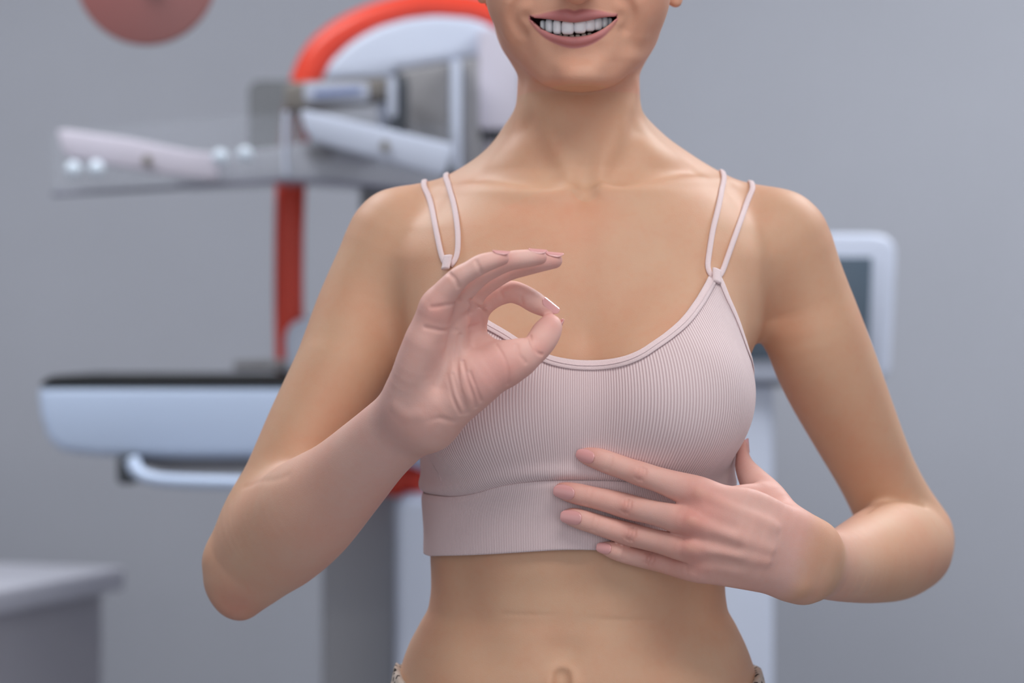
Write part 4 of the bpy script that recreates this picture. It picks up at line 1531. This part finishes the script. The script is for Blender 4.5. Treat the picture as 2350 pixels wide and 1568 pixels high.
# clear tray and the two pale side plates
prism('clear_tray', [(116, 304), (330, 284), (570, 264), (700, 262), (1040, 290), (1050, 424), (960, 438), (800, 424), (650, 415), (400, 430), (122, 446)], 1.50, 1.506, CLEAR, mc, 0.001)
tube('tray_edge', [(120, 446, 1.49, 5), (400, 431, 1.49, 5), (560, 419, 1.49, 5), (650, 413, 1.49, 5), (800, 421, 1.49, 5), (930, 434, 1.49, 5), (1040, 436, 1.49, 5)], mat('tray rim', srgb(120, 120, 136), 0.4), mc, nseg=10)
tf = prism('tray_floor', [(392, 372), (500, 352), (620, 340), (700, 326), (800, 338), (1010, 380), (1040, 428), (960, 436), (800, 420), (650, 411), (480, 418), (400, 420)], 1.53, 1.70, MILK, mc, 0.002)
prism('tray_slot', rr(704, 340, 764, 364, 8), 1.515, 1.525, GREY, mc, 0.001)
lp = prism('side_plate', [(130, 300), (150, 297), (300, 318), (430, 345), (500, 352), (500, 416), (430, 408), (300, 388), (190, 368), (160, 366), (142, 345)], 1.46, 1.475, WHITE2, mc, 0.003)
prism('bolt', rr(327, 356, 347, 380, 9), 1.452, 1.460, TAUPE, lp, 0.001)
rp = prism('side_plate', [(688, 254), (704, 253), (1036, 330), (1036, 350), (1020, 402), (1006, 404), (760, 336), (716, 322), (700, 300)], 1.42, 1.44, WHITE, mc, 0.004)
prism('bolt', rr(874, 322, 893, 348, 9), 1.412, 1.420, TAUPE, rp, 0.001)
prism('plate_end', [(1018, 392), (1040, 380), (1052, 400), (1036, 416), (1016, 410)], 1.43, 1.46, DGREY, mc, 0.002)
for kx, ky in ((168, 388), (221, 386), (505, 360), (563, 354)):  # white beads added in place of blurred highlights along the tray
    bm = bmesh.new(); bmesh.ops.create_uvsphere(bm, u_segments=20, v_segments=14, radius=18 * (1.44 + DC) / FPX)
    bmesh.ops.transform(bm, matrix=Matrix.Translation(Vector(pt(kx, ky, 1.44))) @ Matrix.Scale(0.6, 4, (0, 1, 0)), verts=bm.verts)
    me_ = bpy.data.meshes.new('glint_bead'); bm.to_mesh(me_); bm.free()
    for p in me_.polygons: p.use_smooth = True
    plink('glint_bead', me_, mat('bright knob', srgb(226, 238, 250), 0.2), mc)
# detector table
dt = prism('detector_table', [(84, 886), (1010, 886), (1010, 1052), (420, 1052), (230, 1048), (140, 1038), (108, 1012), (92, 960)], 1.42, 1.76, TABLE, mc, 0.012, 5)
prism('table_cover', [(92, 884), (102, 872), (120, 863), (1010, 863), (1010, 886), (92, 886)], 1.42, 1.76, BLACK, dt, 0.002)
prism('rear_ledge', [(536, 829), (652, 826), (652, 850), (536, 850)], 1.64, 1.74, GREY, mc, 0.002)
hd = tube('handle', [(304, 1058, 1.38, 17), (318, 1084, 1.37, 16), (356, 1100, 1.36, 15), (440, 1106, 1.36, 15), (560, 1109, 1.36, 15), (660, 1108, 1.36, 15), (710, 1092, 1.37, 15), (722, 1058, 1.40, 16)], TABLE, mc)
prism('handle_mount', rr(268, 1044, 314, 1112, 14), 1.39, 1.46, DGREY, hd, 0.006)
prism('table_underside', [(316, 1048), (900, 1048), (900, 1084), (380, 1084), (330, 1070)], 1.47, 1.72, BASEG, mc, 0.008)

# ---- monitor on its pillar
ws = empty('workstation', (float(pt(1640, 900, 1.62)[0]), 1.62, 0.0))
tag(ws, 'white framed monitor on a white pillar beside the plain wall', 'monitor')
fl = 784 + 1.27 * FPX / (1.52 + DC)
prism('pillar', [(1480, 884), (1776, 884), (1776, fl), (1480, fl)], 1.52, 1.80, WHITE, ws, 0.010)
mo = prism('monitor', [(1655, 560), (1672, 542), (1700, 536), (2010, 536), (2040, 544), (2056, 566), (2056, 620), (2044, 850), (2034, 868), (2010, 876), (1690, 876), (1664, 866)], 1.50, 1.56, WHITE, ws, 0.008)
prism('screen', [(1712, 590), (2002, 590), (1994, 826), (1712, 826)], 1.494, 1.502, SCREEN, mo, 0.001)
prism('monitor_base', [(1660, 866), (1800, 866), (1800, 888), (1660, 888)], 1.53, 1.70, BASEG, ws, 0.003)

# ---- counter at the side wall
ct = empty('counter', (-1.2, 2.0, 0.0))
tag(ct, 'pale counter unit at the lower corner, beside the grey wall', 'counter')
fr = pt(288, 1350, 2.0); fr2 = pt(-420, 1540, 1.22)


def foot_prism(name, pts, z0, z1, m, parent, bev=0.006):
    bm = bmesh.new()
    a = [bm.verts.new((x, y, z0)) for x, y in pts]; b = [bm.verts.new((x, y, z1)) for x, y in pts]
    n = len(pts); bm.faces.new(a[::-1]); bm.faces.new(b)
    for i in range(n): bm.faces.new([a[i], a[(i + 1) % n], b[(i + 1) % n], b[i]])
    bmesh.ops.recalc_face_normals(bm, faces=bm.faces)
    bmesh.ops.bevel(bm, geom=list(bm.edges), offset=bev, segments=3, profile=0.5, affect='EDGES')
    me = bpy.data.meshes.new(name); bm.to_mesh(me); bm.free()
    for p in me.polygons: p.use_smooth = True
    me.set_sharp_from_angle(angle=math.radians(40))
    return plink(name, me, m, parent)


d_ = np.array([fr[0] - fr2[0], 2.0 - 1.22]); d_ /= np.linalg.norm(d_); nrm = np.array([-d_[1], d_[0]])
A_ = np.array([fr2[0], 1.22]); B_ = np.array([fr[0], 2.0])
foot_prism('counter_top', [tuple(A_), tuple(B_), tuple(B_ + nrm * 0.55), tuple(A_ + nrm * 0.55)], 0.868, 0.905, mat('pale counter top', srgb(222, 222, 232), 0.4), ct)
i_ = d_ * 0.02 + nrm * 0.03
foot_prism('cabinet', [tuple(A_ + nrm * .03), tuple(B_ - d_ * .02 + nrm * .03), tuple(B_ - d_ * .02 + nrm * 0.53), tuple(A_ + nrm * 0.53)], 0.0, 0.868, mat('grey laminate', srgb(192, 190, 198), 0.5), ct)

# ---- hanging disc
dc = empty('hanging_disc', tuple(float(v) for v in pt(334, -62, 1.25)))
tag(dc, 'round translucent red disc hanging above the clear paddle tray', 'disc')
prism('disc', [(334 + 163 * math.cos(a), -62 + 165 * math.sin(a)) for a in np.linspace(0, 2 * math.pi, 72, endpoint=False)], 1.25, 1.262, REDCLEAR, dc, 0.002)
prism('hub', [(334 + 22 * math.cos(a), -62 + 22 * math.sin(a)) for a in np.linspace(0, 2 * math.pi, 24, endpoint=False)], 1.235, 1.275, RED, dc, 0.002)
tube('rod', [(334, -62, 1.29, 7), (334, -700, 1.29, 7), (334, 784 - (2.8 - ZC) * FPX / (1.29 + DC), 1.29, 7)], GREY, dc, nseg=12, sub=2)


def area(name, loc, size, energy, rot=(0, 0, 0), col=(1, 1, 1), sy=None):
    l = bpy.data.lights.new(name, 'AREA'); l.energy = energy; l.size = size; l.color = col
    if sy: l.shape = 'RECTANGLE'; l.size_y = sy
    o = bpy.data.objects.new(name, l); COL.objects.link(o); o.location = loc; o.rotation_euler = rot
    return o


area('ceiling_light', (0.45, -1.25, 2.72), 1.5, 35, (math.radians(-20), 0, 0), (1.0, 0.98, 0.95), 1.1)
area('ceiling_light', (-1.0, 0.9, 2.75), 0.9, 26, (0, 0, 0), (0.93, 0.96, 1.0), 0.6)
area('ceiling_light', (1.3, 1.1, 2.75), 0.9, 37, (0, 0, 0), (0.93, 0.96, 1.0), 0.6)
area('window_light', (0.2, -2.9, 1.7), 2.6, 12, (math.radians(90), 0, 0), (0.95, 0.97, 1.0), 1.6)
w = bpy.data.worlds.new('world'); bpy.context.scene.world = w; w.use_nodes = True
w.node_tree.nodes['Background'].inputs[0].default_value = (0.9, 0.95, 1.0, 1)
w.node_tree.nodes['Background'].inputs[1].default_value = 0.5

cam = bpy.data.cameras.new('camera'); co = bpy.data.objects.new('camera', cam); COL.objects.link(co)
co.location = (0, -DC, ZC); co.rotation_euler = (math.radians(90), 0, 0)
cam.lens = 85; cam.sensor_width = 36; cam.clip_start = 0.05
cam.dof.use_dof = True; cam.dof.focus_distance = DC - 0.13; cam.dof.aperture_fstop = 4.0
sc = bpy.context.scene
sc.camera = co
sc.view_settings.view_transform = 'Standard'; sc.view_settings.look = 'None'
sc.view_settings.gamma = 1.0; sc.view_settings.exposure = 0.13; sc.view_settings.use_curve_mapping = False
